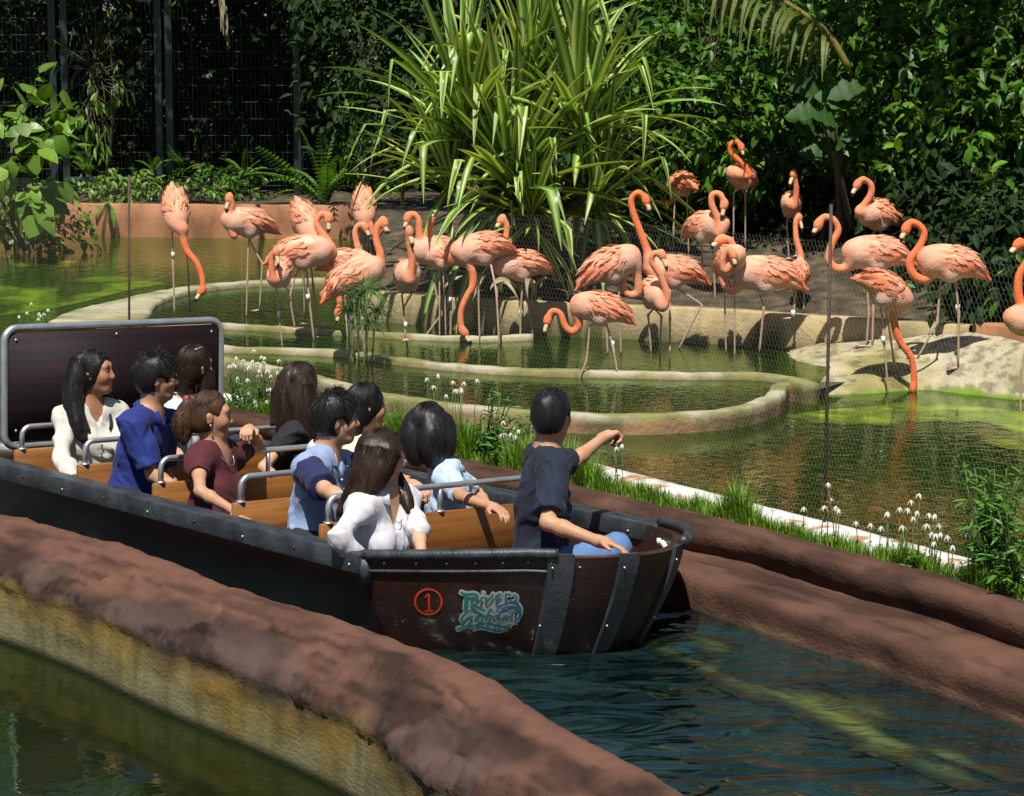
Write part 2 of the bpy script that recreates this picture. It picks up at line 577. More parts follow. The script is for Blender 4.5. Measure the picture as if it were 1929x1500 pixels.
yk = np.clip(.5 + (zz[:, None] + .06) * -4 + fbm(V * [1, 1, .25], 5, 4, 51)[:, None] * .6, 0, 1)
wall = yel * (1 - yk) + grey * yk
drip = np.clip(fbm(V * [1, 1, .12], 16, 3, 61) * 1.2 + .25, 0, 1)[:, None]
wall = wall * (1 - .28 * drip)
dark = np.array([.04, .03, .02])
dk = np.clip((zz - .005 + edge_n * 1.3 + fbm(V * [1, 1, .22], 5, 5, 71) * .07) / .11, 0, 1)[:, None]
och = np.array([.16, .095, .02])
dk2 = np.clip((zz + .085 + edge_n * 1.6 + fbm(V * [1, 1, .15], 9, 3, 73) * .03) / .12, 0, 1)[:, None]
wall = wall * (1 - dk2 * .75) + och * dk2 * .75
wall = wall * (1 - dk) + dark * dk
c = c * (1 - w_wall) + wall * w_wall
wet = (np.clip((-.168 - zz + edge_n * .3) / .010, 0, 1) * front)[:, None]
c = c * (1 - wet) + np.array([.018, .02, .008]) * wet
moss = np.clip((fbm(V, 22, 3, 81) - .15) * 4, 0, 1) * np.clip(1 - np.abs(zz - .1) / .07, 0, 1) * front
c = c * (1 - moss[:, None] * .75) + np.array([.06, .045, .04]) * moss[:, None] * .75
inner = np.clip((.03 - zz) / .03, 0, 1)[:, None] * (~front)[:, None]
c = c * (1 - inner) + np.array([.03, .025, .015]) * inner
put('channel_wall', new_mesh('channel_wall', V, F, mBrown, True, c), label='rounded brown cement wall with yellow stained base along the near pool', cat='wall')

# ---- far bank lip, ledge and channel face
lip_px = [(330, 752), (600, 806), (890, 872), (1079, 917), (1159, 936), (1289, 970), (1433, 999), (1482, 1013), (1626, 1056), (1771, 1092), (1929, 1141), (2150, 1212), (2500, 1340)]
lip = catmull([WZ(x, y, .32) for x, y in lip_px], 420)
lp = catmull([(-.30, .12, 0), (-.17, .27, 0), (-.08, .31, 0), (0, .32, 0), (.05, .308, 0), (.085, .27, 0), (.075, .21, 0), (.05, .165, 0), (.10, .150, 0), (.22, .158, 0), (.36, .158, 0),
              (.42, .150, 0), (.44, .11, 0), (.445, .03, 0), (.46, -.15, 0), (.48, -.6, 0)], 70)
rows = sweep(lip, [(q[0], q[1]) for q in lp])
V, F = loft(rows)
Nn = vert_normals(V, F)
zz = V[:, 2].copy()
LS = np.stack([np.repeat(np.concatenate([[0], np.cumsum(np.linalg.norm(np.diff(lip, axis=0), axis=1))]), 70), np.tile(np.arange(70) / 69.0, 420), 0 * zz], 1)
V = V + Nn * ((fbm(V * [1, 1, 1.5], 1.6, 3, 5) * .014 + fbm(V, 10, 3, 6) * .004) * np.clip((zz + .3) * 3, .2, 1))[:, None]
kk = np.clip(.5 + fbm(V * [1, 1, 2.5], 3.0, 5, 43) * .8, 0, 1)[:, None]
c = np.array([.120, .060, .040]) * (1 - kk) + np.array([.062, .031, .021]) * kk
st_ = np.clip((fbm(LS * [1, 14, 1], 2.4, 5, 49) - .1) * 2.6, 0, 1)[:, None]
c = c * (1 - .42 * st_)
w = np.clip((.09 + fbm(V, 4, 4, 45) * .04 - zz) / .05, 0, 1)[:, None]
c = c * (1 - w) + np.array([.085, .046, .03]) * w
ln = np.clip(1 - np.abs(zz - .022 - fbm(V * [1, 1, 0], 1.5, 3, 46) * .012) / .004, 0, 1)[:, None] * .6
c = c * (1 - ln) + np.array([.3, .19, .12]) * ln
put('channel_bank', new_mesh('channel_bank', V, F, mBrown, True, c), label='brown cement channel bank with a stepped ledge below the grass', cat='wall')

# ---- kerb
kerb_px = [(-350, 588), (120, 680), (435, 742), (486, 753), (721, 796), (858, 821), (978, 843), (1096, 866), (1300, 917), (1520, 972), (1720, 1023), (1929, 1076), (2300, 1170), (2700, 1272)]
kerb = catmull([WZ(x, y, .34) for x, y in kerb_px], 300)
rows = sweep(kerb, [(0, .05), (0, .325), (.012, .34), (.148, .34), (.16, .325), (.162, .26), (.165, .18)])
V, F = loft(rows)
V = V + vert_normals(V, F) * (fbm(V, 6, 3, 8) * .003)[:, None]
o = put('garden_kerb', new_mesh('garden_kerb', V, F, mKerb), label='low white painted kerb with peeling orange patches beside the pond', cat='kerb')

# ---- grass strip ground between kerb and lip
a = sweep(kerb, [(.17, .26)])[:, 0]
b = sweep(lip, [(-.1, .285)])[:, 0]
a2 = catmull(a[::6], 200)
bb = []
for p in a2:
    k = np.argmin(((b - p)[:, :2] ** 2).sum(1))
    bb.append(b[k])
bb = np.array(bb)
rows = np.stack([a2 * (1 - t) + bb * t for t in np.linspace(0, 1, 8)], 1)
V, F = loft(rows)
V[:, 2] += fbm(V, 5, 3, 12) * .015
put('grass_verge', new_mesh('grass_verge', V, F, mat('verge soil', [(.02, .035, .008), (.05, .06, .02), (.09, .07, .04)], 9, .95, .5, 40)), kind='structure')
STRIP = (a2, bb)

# ---- water sheets and pool floors
def wz(pts, z):
    return [WZ(x, y, z) for x, y in pts]
ch = [tuple(p) for p in sweep(crest, [(-.12, 0)])[::20, 0]] + [tuple(p) for p in sweep(lip, [(.36, 0)])[::-1][::20, 0]]
poly_sheet('channel_water', ch, mChan, 0.0)
poly_sheet('channel_floor', ch, mat('channel floor', [(.006, .008, .004), (.016, .02, .008)], 2, .9), -.42)
npz = [tuple(p) for p in sweep(crest, [(.25, 0)])[::20, 0]] + [(3, 1, 0), (-14, 1, 0), (-14, 16, 0)]
poly_sheet('pool_water', npz, mNear, -.2)
poly_sheet('pool_floor', npz, mat('pool floor near', [(.01, .014, .005), (.025, .03, .01)], 2, .9), -.6)
fr = [tuple(p) for p in sweep(kerb, [(.05, 0)])[::12, 0]] + [(12, 12, 0), (12, 24, 0), (-14, 24, 0)]
poly_sheet('pond_water', fr, mPond, .30)
poly_sheet('pond_floor', fr, mFloor, .16)

# tier polylines: top centre line of each rim in photo pixels
RIM3 = [(250, 640), (380, 668), (422, 675), (518, 692), (605, 712), (717, 741), (846, 759), (960, 770), (1080, 778), (1200, 781), (1320, 775), (1395, 766), (1440, 752), (1462, 738), (1470, 724), (1500, 716)]
RIM2 = [(180, 640), (300, 646), (422, 652), (573, 657), (669, 663), (765, 676), (880, 688), (1000, 695), (1150, 699), (1300, 702), (1400, 702), (1470, 708), (1530, 722)]
RIM1 = [(180, 606), (300, 606), (422, 610), (520, 615), (605, 620), (670, 623), (797, 630), (900, 634), (1000, 630)]
RIMB = [(180, 604), (210, 584), (270, 562), (340, 545), (420, 534), (520, 528), (620, 525), (690, 530), (740, 545)]
WALLP = [(689, 549), (750, 554), (850, 560), (960, 566), (1100, 572), (1250, 578), (1400, 586), (1560, 597), (1700, 606), (1826, 613), (1960, 622), (2100, 632)]
Z3, Z2, Z1, ZB = .42, .445, .47, .50
WTOP = .70
def rim(name, px, z, bot, w, n, label, wv=None):
    P = catmull([WZ(x, y, z) for x, y in px], n)
    h = w / 2
    prof = [(-h, bot), (-h, z - .06), (-h, z - .012), (-h + .012, z), (0, z + .003), (h - .012, z), (h, z - .012), (h, z - .06), (h, bot)]
    Wd = None if wv is None else np.interp(np.linspace(0, 1, n), np.linspace(0, 1, len(wv)), wv)
    V, F = loft(sweep(P, prof, Wd))
    V = V + vert_normals(V, F) * (fbm(V, 6, 4, 14) * .006)[:, None]
    F = [tuple(f) for f in F] + [tuple(range(len(prof))), tuple(range(len(V) - len(prof), len(V)))[::-1]]
    k = np.clip(.5 + fbm(V, 3.5, 5, 15) * 1.1, 0, 1)[:, None]
    k = np.clip((k - .5) * 1.6 + .45, 0, 1)
    c = np.array([.38, .355, .25]) * (1 - k) + np.array([.20, .20, .075]) * k
    side = np.clip((z - .025 - V[:, 2]) / .02, 0, 1)[:, None]
    k2 = np.clip(.5 + fbm(V * [1, 1, .3], 5, 4, 16) * 1.3, 0, 1)[:, None]
    c = c * (1 - side) + (np.array([.33, .19, .1]) * (1 - k2) + np.array([.12, .11, .04]) * k2) * side
    wetl = np.clip((bot + .02 * fbm(V, 9, 2, 17) - V[:, 2]) / .03, 0, 1)[:, None]
    c = c * (1 - wetl) + np.array([.03, .035, .012]) * wetl
    return put(name, new_mesh(name, V, F, mRim, True, c), label=label, cat='pool rim'), P
_, P3 = rim('pool_rim', RIM3, Z3, .14, .115, 160, 'outermost curved concrete pool rim with a rounded right end in front of the flamingos')
_, P2 = rim('pool_rim', RIM2, Z2, .2, .115, 160, 'mossy middle pool rim running under the wading flamingos')
_, P1 = rim('pool_rim', RIM1, Z1, .3, .10, 120, 'innermost thin pool rim at the left ending at the beige wall')
_, PB = rim('pool_rim', RIMB, ZB, .3, .24, 140, 'pale curved rim at the back of the left pool widening to a beach', [3.2, 3.0, 2.0, 1.3, 1, 1, 1, 1, 1])
poly_sheet('crescent_pool_water', [tuple(p) for p in P3[::6]] + [tuple(p) for p in P2[::-1][::6]], mTier, .400)
wl = [WZ(x, y, WTOP) for x, y in WALLP]
poly_sheet('middle_pool_water', [tuple(p) for p in P2[::6]] + [tuple(WZ(1600, 668, .43))] + [(p[0], p[1] + .05, 0) for p in wl[::-1][3:]] + [tuple(p) for p in P1[::-1][::6]], mTier, .428)
poly_sheet('upper_pool_water', [tuple(p) for p in P1[::6]] + [(wl[1][0], wl[1][1] + .1, 0), (wl[0][0], wl[0][1] + .1, 0)] + [tuple(p) for p in PB[::-1][::6]], mTier, .455)
poly_sheet('tier_floor', [tuple(p) for p in P2[::6]] + [(p[0], p[1] + .05, 0) for p in wl[::-1][3:]] + [tuple(p) for p in P1[::-1][::6]], mFloor, .36)
poly_sheet('upper_pool_floor', [tuple(p) for p in P1[::6]] + [(wl[1][0], wl[1][1] + .1, 0), (wl[0][0], wl[0][1] + .1, 0)] + [tuple(p) for p in PB[::-1][::6]], mFloor, .38)
BW = [(-260, 372), (130, 380), (330, 378), (560, 388), (700, 398), (800, 402)]
bwP = catmull([WY(x, y, 30.6 - .001 * x) for x, y in BW], 120)
bkp = [tuple(p) for p in PB[::6]] + [(wl[0][0], wl[0][1] + .1, 0), (wl[1][0], wl[1][1] + 1.2, 0)] + [(p[0], p[1] + .1, 0) for p in bwP[::-1][::12]] + [(-9, 22, 0), tuple(WZ(-300, 700, .48)), tuple(WZ(60, 640, .48))]
poly_sheet('back_pond_water', bkp, mBack, .485)
poly_sheet('back_pond_floor', bkp, mFloor, .37)

# ---- rocky sloping mound at the right
toe = catmull([WZ(x, y, z) for x, y, z in [(1462, 790, .22), (1480, 786, .22), (1560, 776, .22), (1640, 770, .22), (1720, 759, .22), (1800, 766, .22), (1929, 780, .22), (2100, 796, .22)]], 110)
wallp = catmull([tuple(p) for p in wl[:10]] + [(WZ(x, y, .72)) for x, y in ((1880, 613), (1929, 622), (2100, 650))], 300)
wpx = np.array([CX + FPX * p[0] / (p[1] * math.cos(TH) - (p[2] - CAMH) * math.sin(TH)) for p in wallp])
top = []
for x in np.linspace(1462, 2090, 110):
    i = np.argmin(np.abs(wpx - x))
    zt = np.interp(x, [1462, 1520, 1600, 1700, 1780, 1840, 1929, 2090], [.40, .47, .52, .575, .63, .655, .655, .64])
    top.append([wallp[i][0], wallp[i][1] - .025, zt])
top = catmull(top[::6], 110)
rows = []
for t in np.linspace(0, 1, 60):
    r = toe * (1 - t) + top * t
    r[:, 2] = .20 + (top[:, 2] - .20) * (1 - (1 - t) ** 1.7) ** .9
    rows.append(r)
V, F = loft(np.array(rows))
F = F[:, ::-1]
V = V.copy()
V[:, 2] += (fbm(V, 1.3, 3, 18) * .022 + fbm(V * [1, 1, 0], 8, 4, 19) * .007) * np.clip((V[:, 2] - .2) * 8, 0, 1)
k = np.clip(.42 + fbm(V, 1.8, 5, 20) * 1.5 + (2.5 - V[:, 0]) * .35, 0, 1)[:, None]
c = np.array([.42, .37, .25]) * (1 - k) + np.array([.25, .22, .085]) * k
spk = np.clip((fbm(V, 14, 4, 35) - .18) * 4, 0, 1)[:, None]
c = c * (1 - .45 * spk)
pr_ = WZ(1530, 764, .30)
pt = np.clip((1 - np.hypot((V[:, 0] - pr_[0]) / .34, (V[:, 1] - pr_[1]) / .36) + fbm(V, 5, 3, 29) * .15) * 9, 0, 1)[:, None]
c = c * (1 - pt) + np.array([.50, .48, .42]) * pt
al = np.clip((.335 + fbm(V, 2.5, 4, 22) * .05 - V[:, 2]) / .03, 0, 1)[:, None]
c = c * (1 - al) + np.array([.15, .23, .02]) * al
put('mound', new_mesh('mound', V, F, mRim, True, c), kind='structure')
MOUND = BVHTree.FromPolygons([Vector(v) for v in V], [tuple(int(i) for i in f) for f in F])
def on_mound(px, py):
    h = MOUND.ray_cast(Vector((0, 0, CAMH)), Vector(ray(px, py)).normalized())
    return h[0].z if h[0] is not None else .4

# ---- beige planter wall, terracotta continuation, planted ground
def wall_strip(name, P, z0, z1, th, m, label, colfn=None, n=150):
    Pc = catmull(P, n)
    V, F = loft(sweep(Pc, [(0, z0), (0, (z0 * 2 + z1) / 3), (0, (z0 + z1 * 2) / 3), (.0, z1 - .015), (-.015, z1), (-th, z1), (-th, z0)]))
    V = V + vert_normals(V, F) * (fbm(V, 4, 4, 23) * .01)[:, None]
    return put(name, new_mesh(name, V, F, m, True, colfn(V) if colfn else None), label=label, cat='wall')
def beige(V):
    k = np.clip(.4 + fbm(V * [1, 1, .4], 4, 5, 24) * 1.0, 0, 1)[:, None]
    c = np.array([.43, .34, .19]) * (1 - k) + np.array([.31, .25, .13]) * k
    g = np.clip((.53 + fbm(V * [1, 1, .25], 7, 4, 25) * .09 - V[:, 2]) / .06, 0, 1)[:, None]
    c = c * (1 - g) + np.array([.10, .10, .03]) * g
    w = np.clip((.44 + fbm(V, 9, 3, 26) * .02 - V[:, 2]) / .02, 0, 1)[:, None]
    return c * (1 - w) + np.array([.03, .04, .012]) * w
wall_strip('planter_wall', [tuple(p) for p in wl[:10]], .2, WTOP, .16, mRim, 'low beige concrete wall holding the planting bed behind the flamingos', beige)
tw = [WZ(1832, 608, .72), WZ(1880, 613, .72), WZ(1929, 622, .72), WZ(2080, 648, .72)]
wall_strip('terracotta_wall', tw, .2, .72, .16, mTerra, 'short terracotta wall behind the mound at the right edge', None, 40)
wall_strip('terracotta_wall', [tuple(p) for p in bwP], .3, .90, .18, mTerra, 'long terracotta retaining wall at the back of the left pond')
g0 = catmull([(p[0], p[1] + .1, .66) for p in wl], 60)
rows = []
for t in np.linspace(0, 1, 26):
    r = g0.copy()
    r[:, 1] += t * 9
    r[:, 0] += t * (r[:, 0] * .35)
    r[:, 2] = .66 + .44 * min(1, t * 5.0)
    rows.append(r)
V, F = loft(np.array(rows))
V = V.copy()
V[:, 2] += fbm(V, 2.2, 4, 27) * .035
put('planting_bed', new_mesh('planting_bed', V, F[:, ::-1], mLitter), kind='structure')
rows = []
for t in np.linspace(0, 1, 20):
    r = bwP[::4].copy()
    r[:, 1] += .1 + t * 9
    r[:, 2] = .86 + .5 * t
    rows.append(r)
V, F = loft(np.array(rows))
V = V.copy()
V[:, 2] += fbm(V, 1.5, 4, 28) * .07
put('garden_slope', new_mesh('garden_slope', V, F[:, ::-1], mLitter), kind='structure')
# ------------------------------------------------------------------ boat
mHull = mat('dark stained hull', [(.018, .008, .006), (.032, .012, .008), (.046, .016, .010)], 2.2, .36, .1, 18, stretch=(1, 1, 5), spec=.45, coat=.15)
mRub = mat('black rubber rail', [(.012, .016, .02), (.028, .035, .042), (.05, .06, .068)], 7, .42, .25, 40, stretch=(1, 4, 1))
mRib = mat('dark metal strap', [(.018, .022, .026), (.035, .04, .045), (.06, .065, .07)], 6, .45, .25, 30)
mPanel = mat('dark red board', [(.005, .0035, .005), (.010, .004, .006), (.022, .005, .007)], 2.0, .7, .1, 12, spec=.25, stretch=(.6, .6, 14), lo=.35, hi=.68)
mWood = mat('varnished plywood', [(.15, .052, .010), (.235, .092, .018), (.30, .128, .028)], 1.6, .42, .08, 20, stretch=(1, 1, 14), coat=.1)
mSteel = mat('galvanised tube', [(.42, .44, .46), (.6, .62, .64)], 12, .36, .08, 60, metallic=.75)
mDeck = mat('red brown deck', [(.10, .032, .022), (.17, .055, .038)], 5, .6, .2, 30)
mWhite = mat('white paint', [(.7, .7, .68), (.82, .82, .8)], 8, .6)

G = WZ(680, 1045, .423)
ua = np.array([.6376, -.7706, 0.0])
BANG = math.atan2(-.7706, .6376)
boat = empty('tour_boat', (G[0], G[1], 0), 'dark brown open tour boat with orange wooden seats full of passengers', 'boat')
boat.rotation_euler = (R(-1.7), 0, BANG)
bpy.context.view_layer.update()
BM = Matrix.Translation((G[0], G[1], 0)) @ Matrix.Rotation(BANG, 4, 'Z') @ Matrix.Rotation(R(-1.7), 4, 'X')
def B2W(a, w, z):
    return np.array(BM @ Vector((a, w, z)))
def bput(mb, name, mats, parent=None, smooth=True, sharp=None):
    o = put(name, mb.mesh(name, mats, smooth), parent or boat)
    if sharp:
        autosmooth(o, sharp)
    return o
BW_, HB = 1.70, .85
def outline(t):
    """t in 0..1 along port stern -> bow -> starboard stern; returns (a, w) at gunwale"""
    L = 4.4
    if t < .3:
        return (-L + L * t / .3, 0.0)
    if t > .7:
        return (-L * (t - .7) / .3, BW_)
    d = -1 + 2 * (t - .3) / .4
    d = math.sin(d * math.pi / 2)
    return (.90 * (1 - abs(d) ** 2.1), HB + HB * d)
TS = np.concatenate([np.linspace(0, .3, 16), np.linspace(.3, .7, 61)[1:-1], np.linspace(.7, 1, 16)])
def hull_pt(t, f, inset=0.0):
    """f = 0 at the gunwale, 1 at the keel edge"""
    a, w = outline(t)
    bow = max(0, min(1, (a + .15) / .8))
    zt = .392 + .085 * bow
    z = zt * (1 - f) - .28 * f
    fl = .02 * f + .27 * max(f, 0.0) ** 1.5 + inset
    w2 = HB + (w - HB) * (1 - fl / HB)
    a2 = a - (fl * 1.25 + .05 * f) * bow if a > 0 else a
    return (a2, w2, z)
rows = np.array([[hull_pt(t, f) for f in np.linspace(0, 1, 14)] for t in TS])
Vo, Fo = loft(rows)
rin = np.array([[hull_pt(t, f, .045) for f in np.linspace(0, .62, 8)] for t in TS])
Vi, Fi = loft(rin)
mb = MB()
mb.add(Vo, Fo)
mb.add(Vi, Fi[:, ::-1])
tp = np.array([[rows[i][0], rin[i][0]] for i in range(len(TS))])
Vt, Ft = loft(tp)
mb.add(Vt, Ft[:, ::-1])
n = len(TS)
flo = [tuple(r[-1]) for r in rin]
mb.add(flo, [tuple(range(n))])
mb.add([tuple(r[-1]) for r in rows], [tuple(range(n))[::-1]])
hull = bput(mb, 'hull', mHull, sharp=40)
HV = [Vector(B2W(*v)) for v in Vo]
bvh = BVHTree.FromPolygons(HV, [tuple(int(i) for i in f) for f in Fo])

# side rails (thick rubber-capped beams), with bolts
for w0, w1, a1 in ((-.03, .085, 0.0), (BW_ - .085, BW_ + .03, .13)):
    mb = MB()
    mb.box((-4.4, w0, .335), (a1, w1, .428))
    o = bput(mb, 'side_rail', mRub)
    bv = o.modifiers.new('bevel', 'BEVEL')
    bv.width = .008
    bv.segments = 2
    for i in range(9):
        q = MB()
        wy = w0 - .003 if w0 < 0 else w0 - .003
        q.ell((-.06 - i * .42, wy, .385 if i % 2 else .372), (.0075, .005, .0075), None, 8, 5)
        bput(q, 'bolt', mRib if i % 2 else mSteel, o)
mb = MB()      # end caps where each thick rail stops
mb.box((.003, -.026, .30), (.03, .07, .405))
bput(mb, 'rail_end', mRub)
# thin bow rail to the first strap, with a bead under it
def ot(d):          # outline parameter from the across-beam position -1..1
    return .3 + .4 * (math.asin(max(-1, min(1, d))) / math.pi + .5)
def bow_path(d0, d1, f, out, n=24):
    P = []
    for d in np.linspace(d0, d1, n):
        p = np.array(hull_pt(ot(d), f, -out))
        P.append(p)
    return np.array(P)
mb = MB()
mb.tube(bow_path(-.995, -.44, -.02, .008), .024, 8)
bput(mb, 'bow_rail', mRub)
mb = MB()
mb.tube(bow_path(-.995, -.46, .085, .008), .008, 6)
bput(mb, 'bead_strip', mRib)
mb = MB()
mb.tube(bow_path(.30, .93, -.03, .010), .025, 10, flat=1.0)
bput(mb, 'bow_bumper', mRub)
for i in range(7):
    q = MB()
    q.ell(hull_pt(ot(-.94 + .078 * i), .03, -.032), (.005, .005, .005), None, 7, 4)
    bput(q, 'bolt', mRib)
# bow straps
for d in (-.43, -.12, .26):
    mb = MB()
    rws = []
    for f in np.linspace(-.02, .95, 16):
        r_ = []
        for dd, ou in ((-.05, -.004), (-.05, .016), (.05, .016), (.05, -.004)):
            r_.append(hull_pt(ot(d * (1 - .1 * f) + dd * (1 - .12 * f)), f, -ou))
        rws.append(r_)
    V_, F_ = loft(np.array(rws))
    mb.add(V_, F_)
    mb.add(rws[0], [(0, 1, 2, 3)])
    st = bput(mb, 'bow_strap', mRib, sharp=30)
    for f in (.06, .42):
        q = MB()
        q.ell(hull_pt(ot(d - .03), f, -.018), (.006, .006, .006), None, 7, 4)
        bput(q, 'bolt', mSteel, st)
# rows of seats
ROWS = (-.46, -1.18, -1.9, -2.65, -3.33)
for i, a0 in enumerate(ROWS):
    mb = MB()
    mb.box((a0 + .02, .27, .02), (a0 + .40, 1.36, .115))
    seat = bput(mb, 'bench', mWood)
    mb = MB()
    mb.box((a0 - .03, .105, .20), (a0, 1.465, .478))
    mb.box((a0 - .028, .27, .02), (a0 - .002, 1.36, .199))
    bk = bput(mb, 'backrest', mWood, seat)
    bv = bk.modifiers.new('bevel', 'BEVEL')
    bv.width = .004
    mb = MB()
    w0, w1, zt, zb, xr = .15, 1.43, .60, .47, a0 - .015
    arc = lambda cw, s: [(xr, cw - s * .05 * math.cos(t), zt - .05 + .05 * math.sin(t)) for t in np.linspace(0, math.pi / 2, 7)]
    P = [(xr, w0, zb)] + arc(w0 + .05, 1) + arc(w1 - .05, -1)[::-1] + [(xr, w1, zb)]
    mb.tube(P, .0145, 10)
    mb.tube([(xr, (w0 + w1) / 2, zb), (xr, (w0 + w1) / 2, zt)], .012, 8)
    for ww in (w0, (w0 + w1) / 2, w1):
        mb.tube([(xr, ww, .476), (xr, ww, .486)], .024, 10)
    bput(mb, 'hand_rail', mSteel, seat)
# tall back board with tube frame
mb = MB()
xb = -3.50
mb.box((xb - .012, .14, .50), (xb + .012, 1.50, 1.10))
bd = bput(mb, 'back_board', mPanel)
mb = MB()
w0, w1, z0, z1, rr = .125, 1.52, .47, 1.125, .075
P = []
for cw, cz, t0 in ((w0 + rr, z0 + rr, math.pi), (w0 + rr, z1 - rr, math.pi / 2), (w1 - rr, z1 - rr, 0), (w1 - rr, z0 + rr, -math.pi / 2)):
    for t in np.linspace(t0, t0 - math.pi / 2, 7) if False else np.linspace(t0 + (math.pi / 2), t0, 7):
        P.append((xb, cw + rr * math.cos(t), cz + rr * math.sin(t)))
P.append(P[0])
mb.tube(P, .021, 10, cap=False)
bput(mb, 'board_frame', mSteel, bd)
for w_, z_ in ((.19, 1.06), (.82, 1.07), (1.45, 1.06), (.19, .56), (1.45, .56)):
    q = MB()
    q.ell((xb + .013, w_, z_), (.005, .009, .009), None, 8, 5)
    bput(q, 'screw', mSteel, bd)
mb = MB()
mb.box((-4.4, .1, .30), (-3.62, 1.47, .47))
bput(mb, 'stern_locker', mHull)
# front deck, guide's bench and the white pegs in the bow
mb = MB()
dk = [(.10, .20), (.10, 1.36)] + [(outline(ot(d))[0] - .10, HB + HB * d * .9) for d in np.linspace(.75, -.75, 15)]
mb.add([(a, w, .33) for a, w in dk] + [(a, w, .28) for a, w in dk], [tuple(range(len(dk))), tuple(range(len(dk), 2 * len(dk)))[::-1]] + [(i, (i + 1) % len(dk), (i + 1) % len(dk) + len(dk), i + len(dk)) for i in range(len(dk))])
o = bput(mb, 'bow_deck', mDeck, smooth=False)
for d in np.linspace(.36, .74, 6):
    q = MB()
    p = np.array(hull_pt(ot(d), .09, .062))
    q.tube([p, p + [0, 0, .028]], .010, 8)
    bput(q, 'peg', mWhite, o)
mb = MB()
mb.box((-.10, .55, .12), (.22, 1.40, .20))
bput(mb, 'guide_bench', mDeck)

# ---- painted marks: strokes given in photo pixels, laid on the hull surface
def on_hull(px, py, off):
    d = Vector(ray(px, py)).normalized()
    h = bvh.ray_cast(Vector((0, 0, CAMH)), d)
    if h[0] is None:
        return None
    nn = h[1] if h[1].dot(d) < 0 else -h[1]
    return np.array(h[0] + nn * off)
Binv = BM.inverted()
def strokes(name, items, m, off, grow=0.0, parent=None):
    mb = MB()
    for pts, wd in items:
        P = catmull([(x, y, 0) for x, y in pts], max(8, 5 * len(pts)))[:, :2]
        wv = np.interp(np.linspace(0, 1, len(P)), np.linspace(0, 1, len(wd)), wd) / 2 + grow
        T = np.gradient(P, axis=0)
        T /= np.maximum(np.linalg.norm(T, axis=1), 1e-6)[:, None]
        if grow:
            P = np.vstack([P[0] - T[0] * grow, P, P[-1] + T[-1] * grow])
            T = np.vstack([T[0], T, T[-1]])
            wv = np.concatenate([[wv[0] * .75], wv, [wv[-1] * .75]])
        Nx = np.stack([-T[:, 1], T[:, 0]], 1)
        V, ok = [], True
        for p, nx, w in zip(P, Nx, wv):
            for s in (-1, 0, 1):
                h = on_hull(*(p + nx * w * s), off)
                if h is None:
                    ok = False
                    break
                V.append(np.array(Binv @ Vector(h)))
            if not ok:
                break
        if not ok:
            continue
        F = [(i * 3 + j, i * 3 + j + 1, i * 3 + 4 + j, i * 3 + 3 + j) for i in range(len(P) - 1) for j in (0, 1)]
        mb.add(V, F)
        off += .00003
    return bput(mb, name, m, parent)
mRed = mat('red paint', [(.55, .045, .015), (.72, .07, .02)], 20, .5)
mTeal = mat('teal green print', [(.012, .20, .135), (.018, .26, .17)], 20, .5)
mBlueP = mat('blue print', [(.015, .14, .24), (.02, .18, .28)], 20, .5)
mSticker = mat('pale sticker', [(.46, .46, .47), (.54, .54, .55)], 10, .5)
circ = [(807.5 + 25 * math.cos(t), 1133 + 23.5 * math.sin(t)) for t in np.linspace(-1.2, 5.2, 20)]
num = strokes('number_mark', [(circ, [3, 4.5, 4, 3.5, 4.5, 3]), ([(801, 1125), (808, 1119), (808.5, 1135), (809.5, 1150)], [3, 4.2, 4.2, 3.5]), ([(800.5, 1150.5), (809, 1150), (816, 1149)], [3, 3.4, 3])], mRed, .003)
L = lambda *p: [(840 + x / 10.71, 1080 + y / 10.71) for x, y in p]
Wd = lambda *w: [x * .88 / 10.71 for x in w]
green = [
    (L((300, 375), (420, 420), (560, 410), (640, 450), (600, 520), (500, 575)), Wd(60, 80, 70, 75, 70, 50)),
    (L((425, 440), (410, 570), (390, 720)), Wd(75, 75, 60)),
    (L((500, 570), (620, 660), (800, 750)), Wd(60, 75, 45)),
    (L((745, 460), (715, 520), (690, 575), (740, 570)), Wd(55, 50, 45, 25)), (L((765, 375), (758, 395)), Wd(50, 45)),
    (L((805, 460), (820, 560), (880, 520), (965, 400)), Wd(45, 55, 50, 40)),
    (L((1000, 490), (1090, 450), (1100, 400), (1040, 430), (1015, 530), (1080, 555), (1140, 520)), Wd(35, 35, 35, 45, 50, 45, 25)),
    (L((1215, 390), (1200, 545)), Wd(50, 45)), (L((1205, 450), (1260, 405), (1320, 440)), Wd(40, 50, 35)),
    (L((590, 715), (460, 760), (330, 880), (330, 955), (420, 940), (500, 890), (525, 950), (440, 1050), (320, 1090), (230, 1120)), Wd(40, 50, 60, 55, 50, 60, 65, 65, 65, 60)),
    (L((740, 815), (660, 840), (600, 920), (620, 950), (720, 830), (735, 910), (780, 905)), Wd(40, 45, 50, 45, 50, 45, 25)),
    (L((930, 750), (905, 710), (870, 790), (810, 950)), Wd(40, 55, 60, 50)), (L((790, 850), (940, 830)), Wd(30, 30)),
    (L((1060, 825), (990, 860), (960, 930), (1000, 940), (1070, 840), (1070, 930), (1120, 925)), Wd(40, 45, 45, 40, 45, 40, 25)),
    (L((1180, 840), (1160, 955)), Wd(45, 40)), (L((1165, 890), (1220, 835), (1265, 850)), Wd(35, 45, 30)),
    (L((1350, 830), (1310, 935), (1360, 920)), Wd(42, 45, 25)), (L((1400, 720), (1375, 760)), Wd(30, 35)),
    (L((500, 1080), (650, 1010), (850, 1000), (1050, 1050), (1200, 1060), (1340, 1015)), Wd(25, 55, 60, 60, 55, 20)),
    (L((1365, 415), (1430, 460), (1425, 540)), Wd(30, 45, 40)),
]
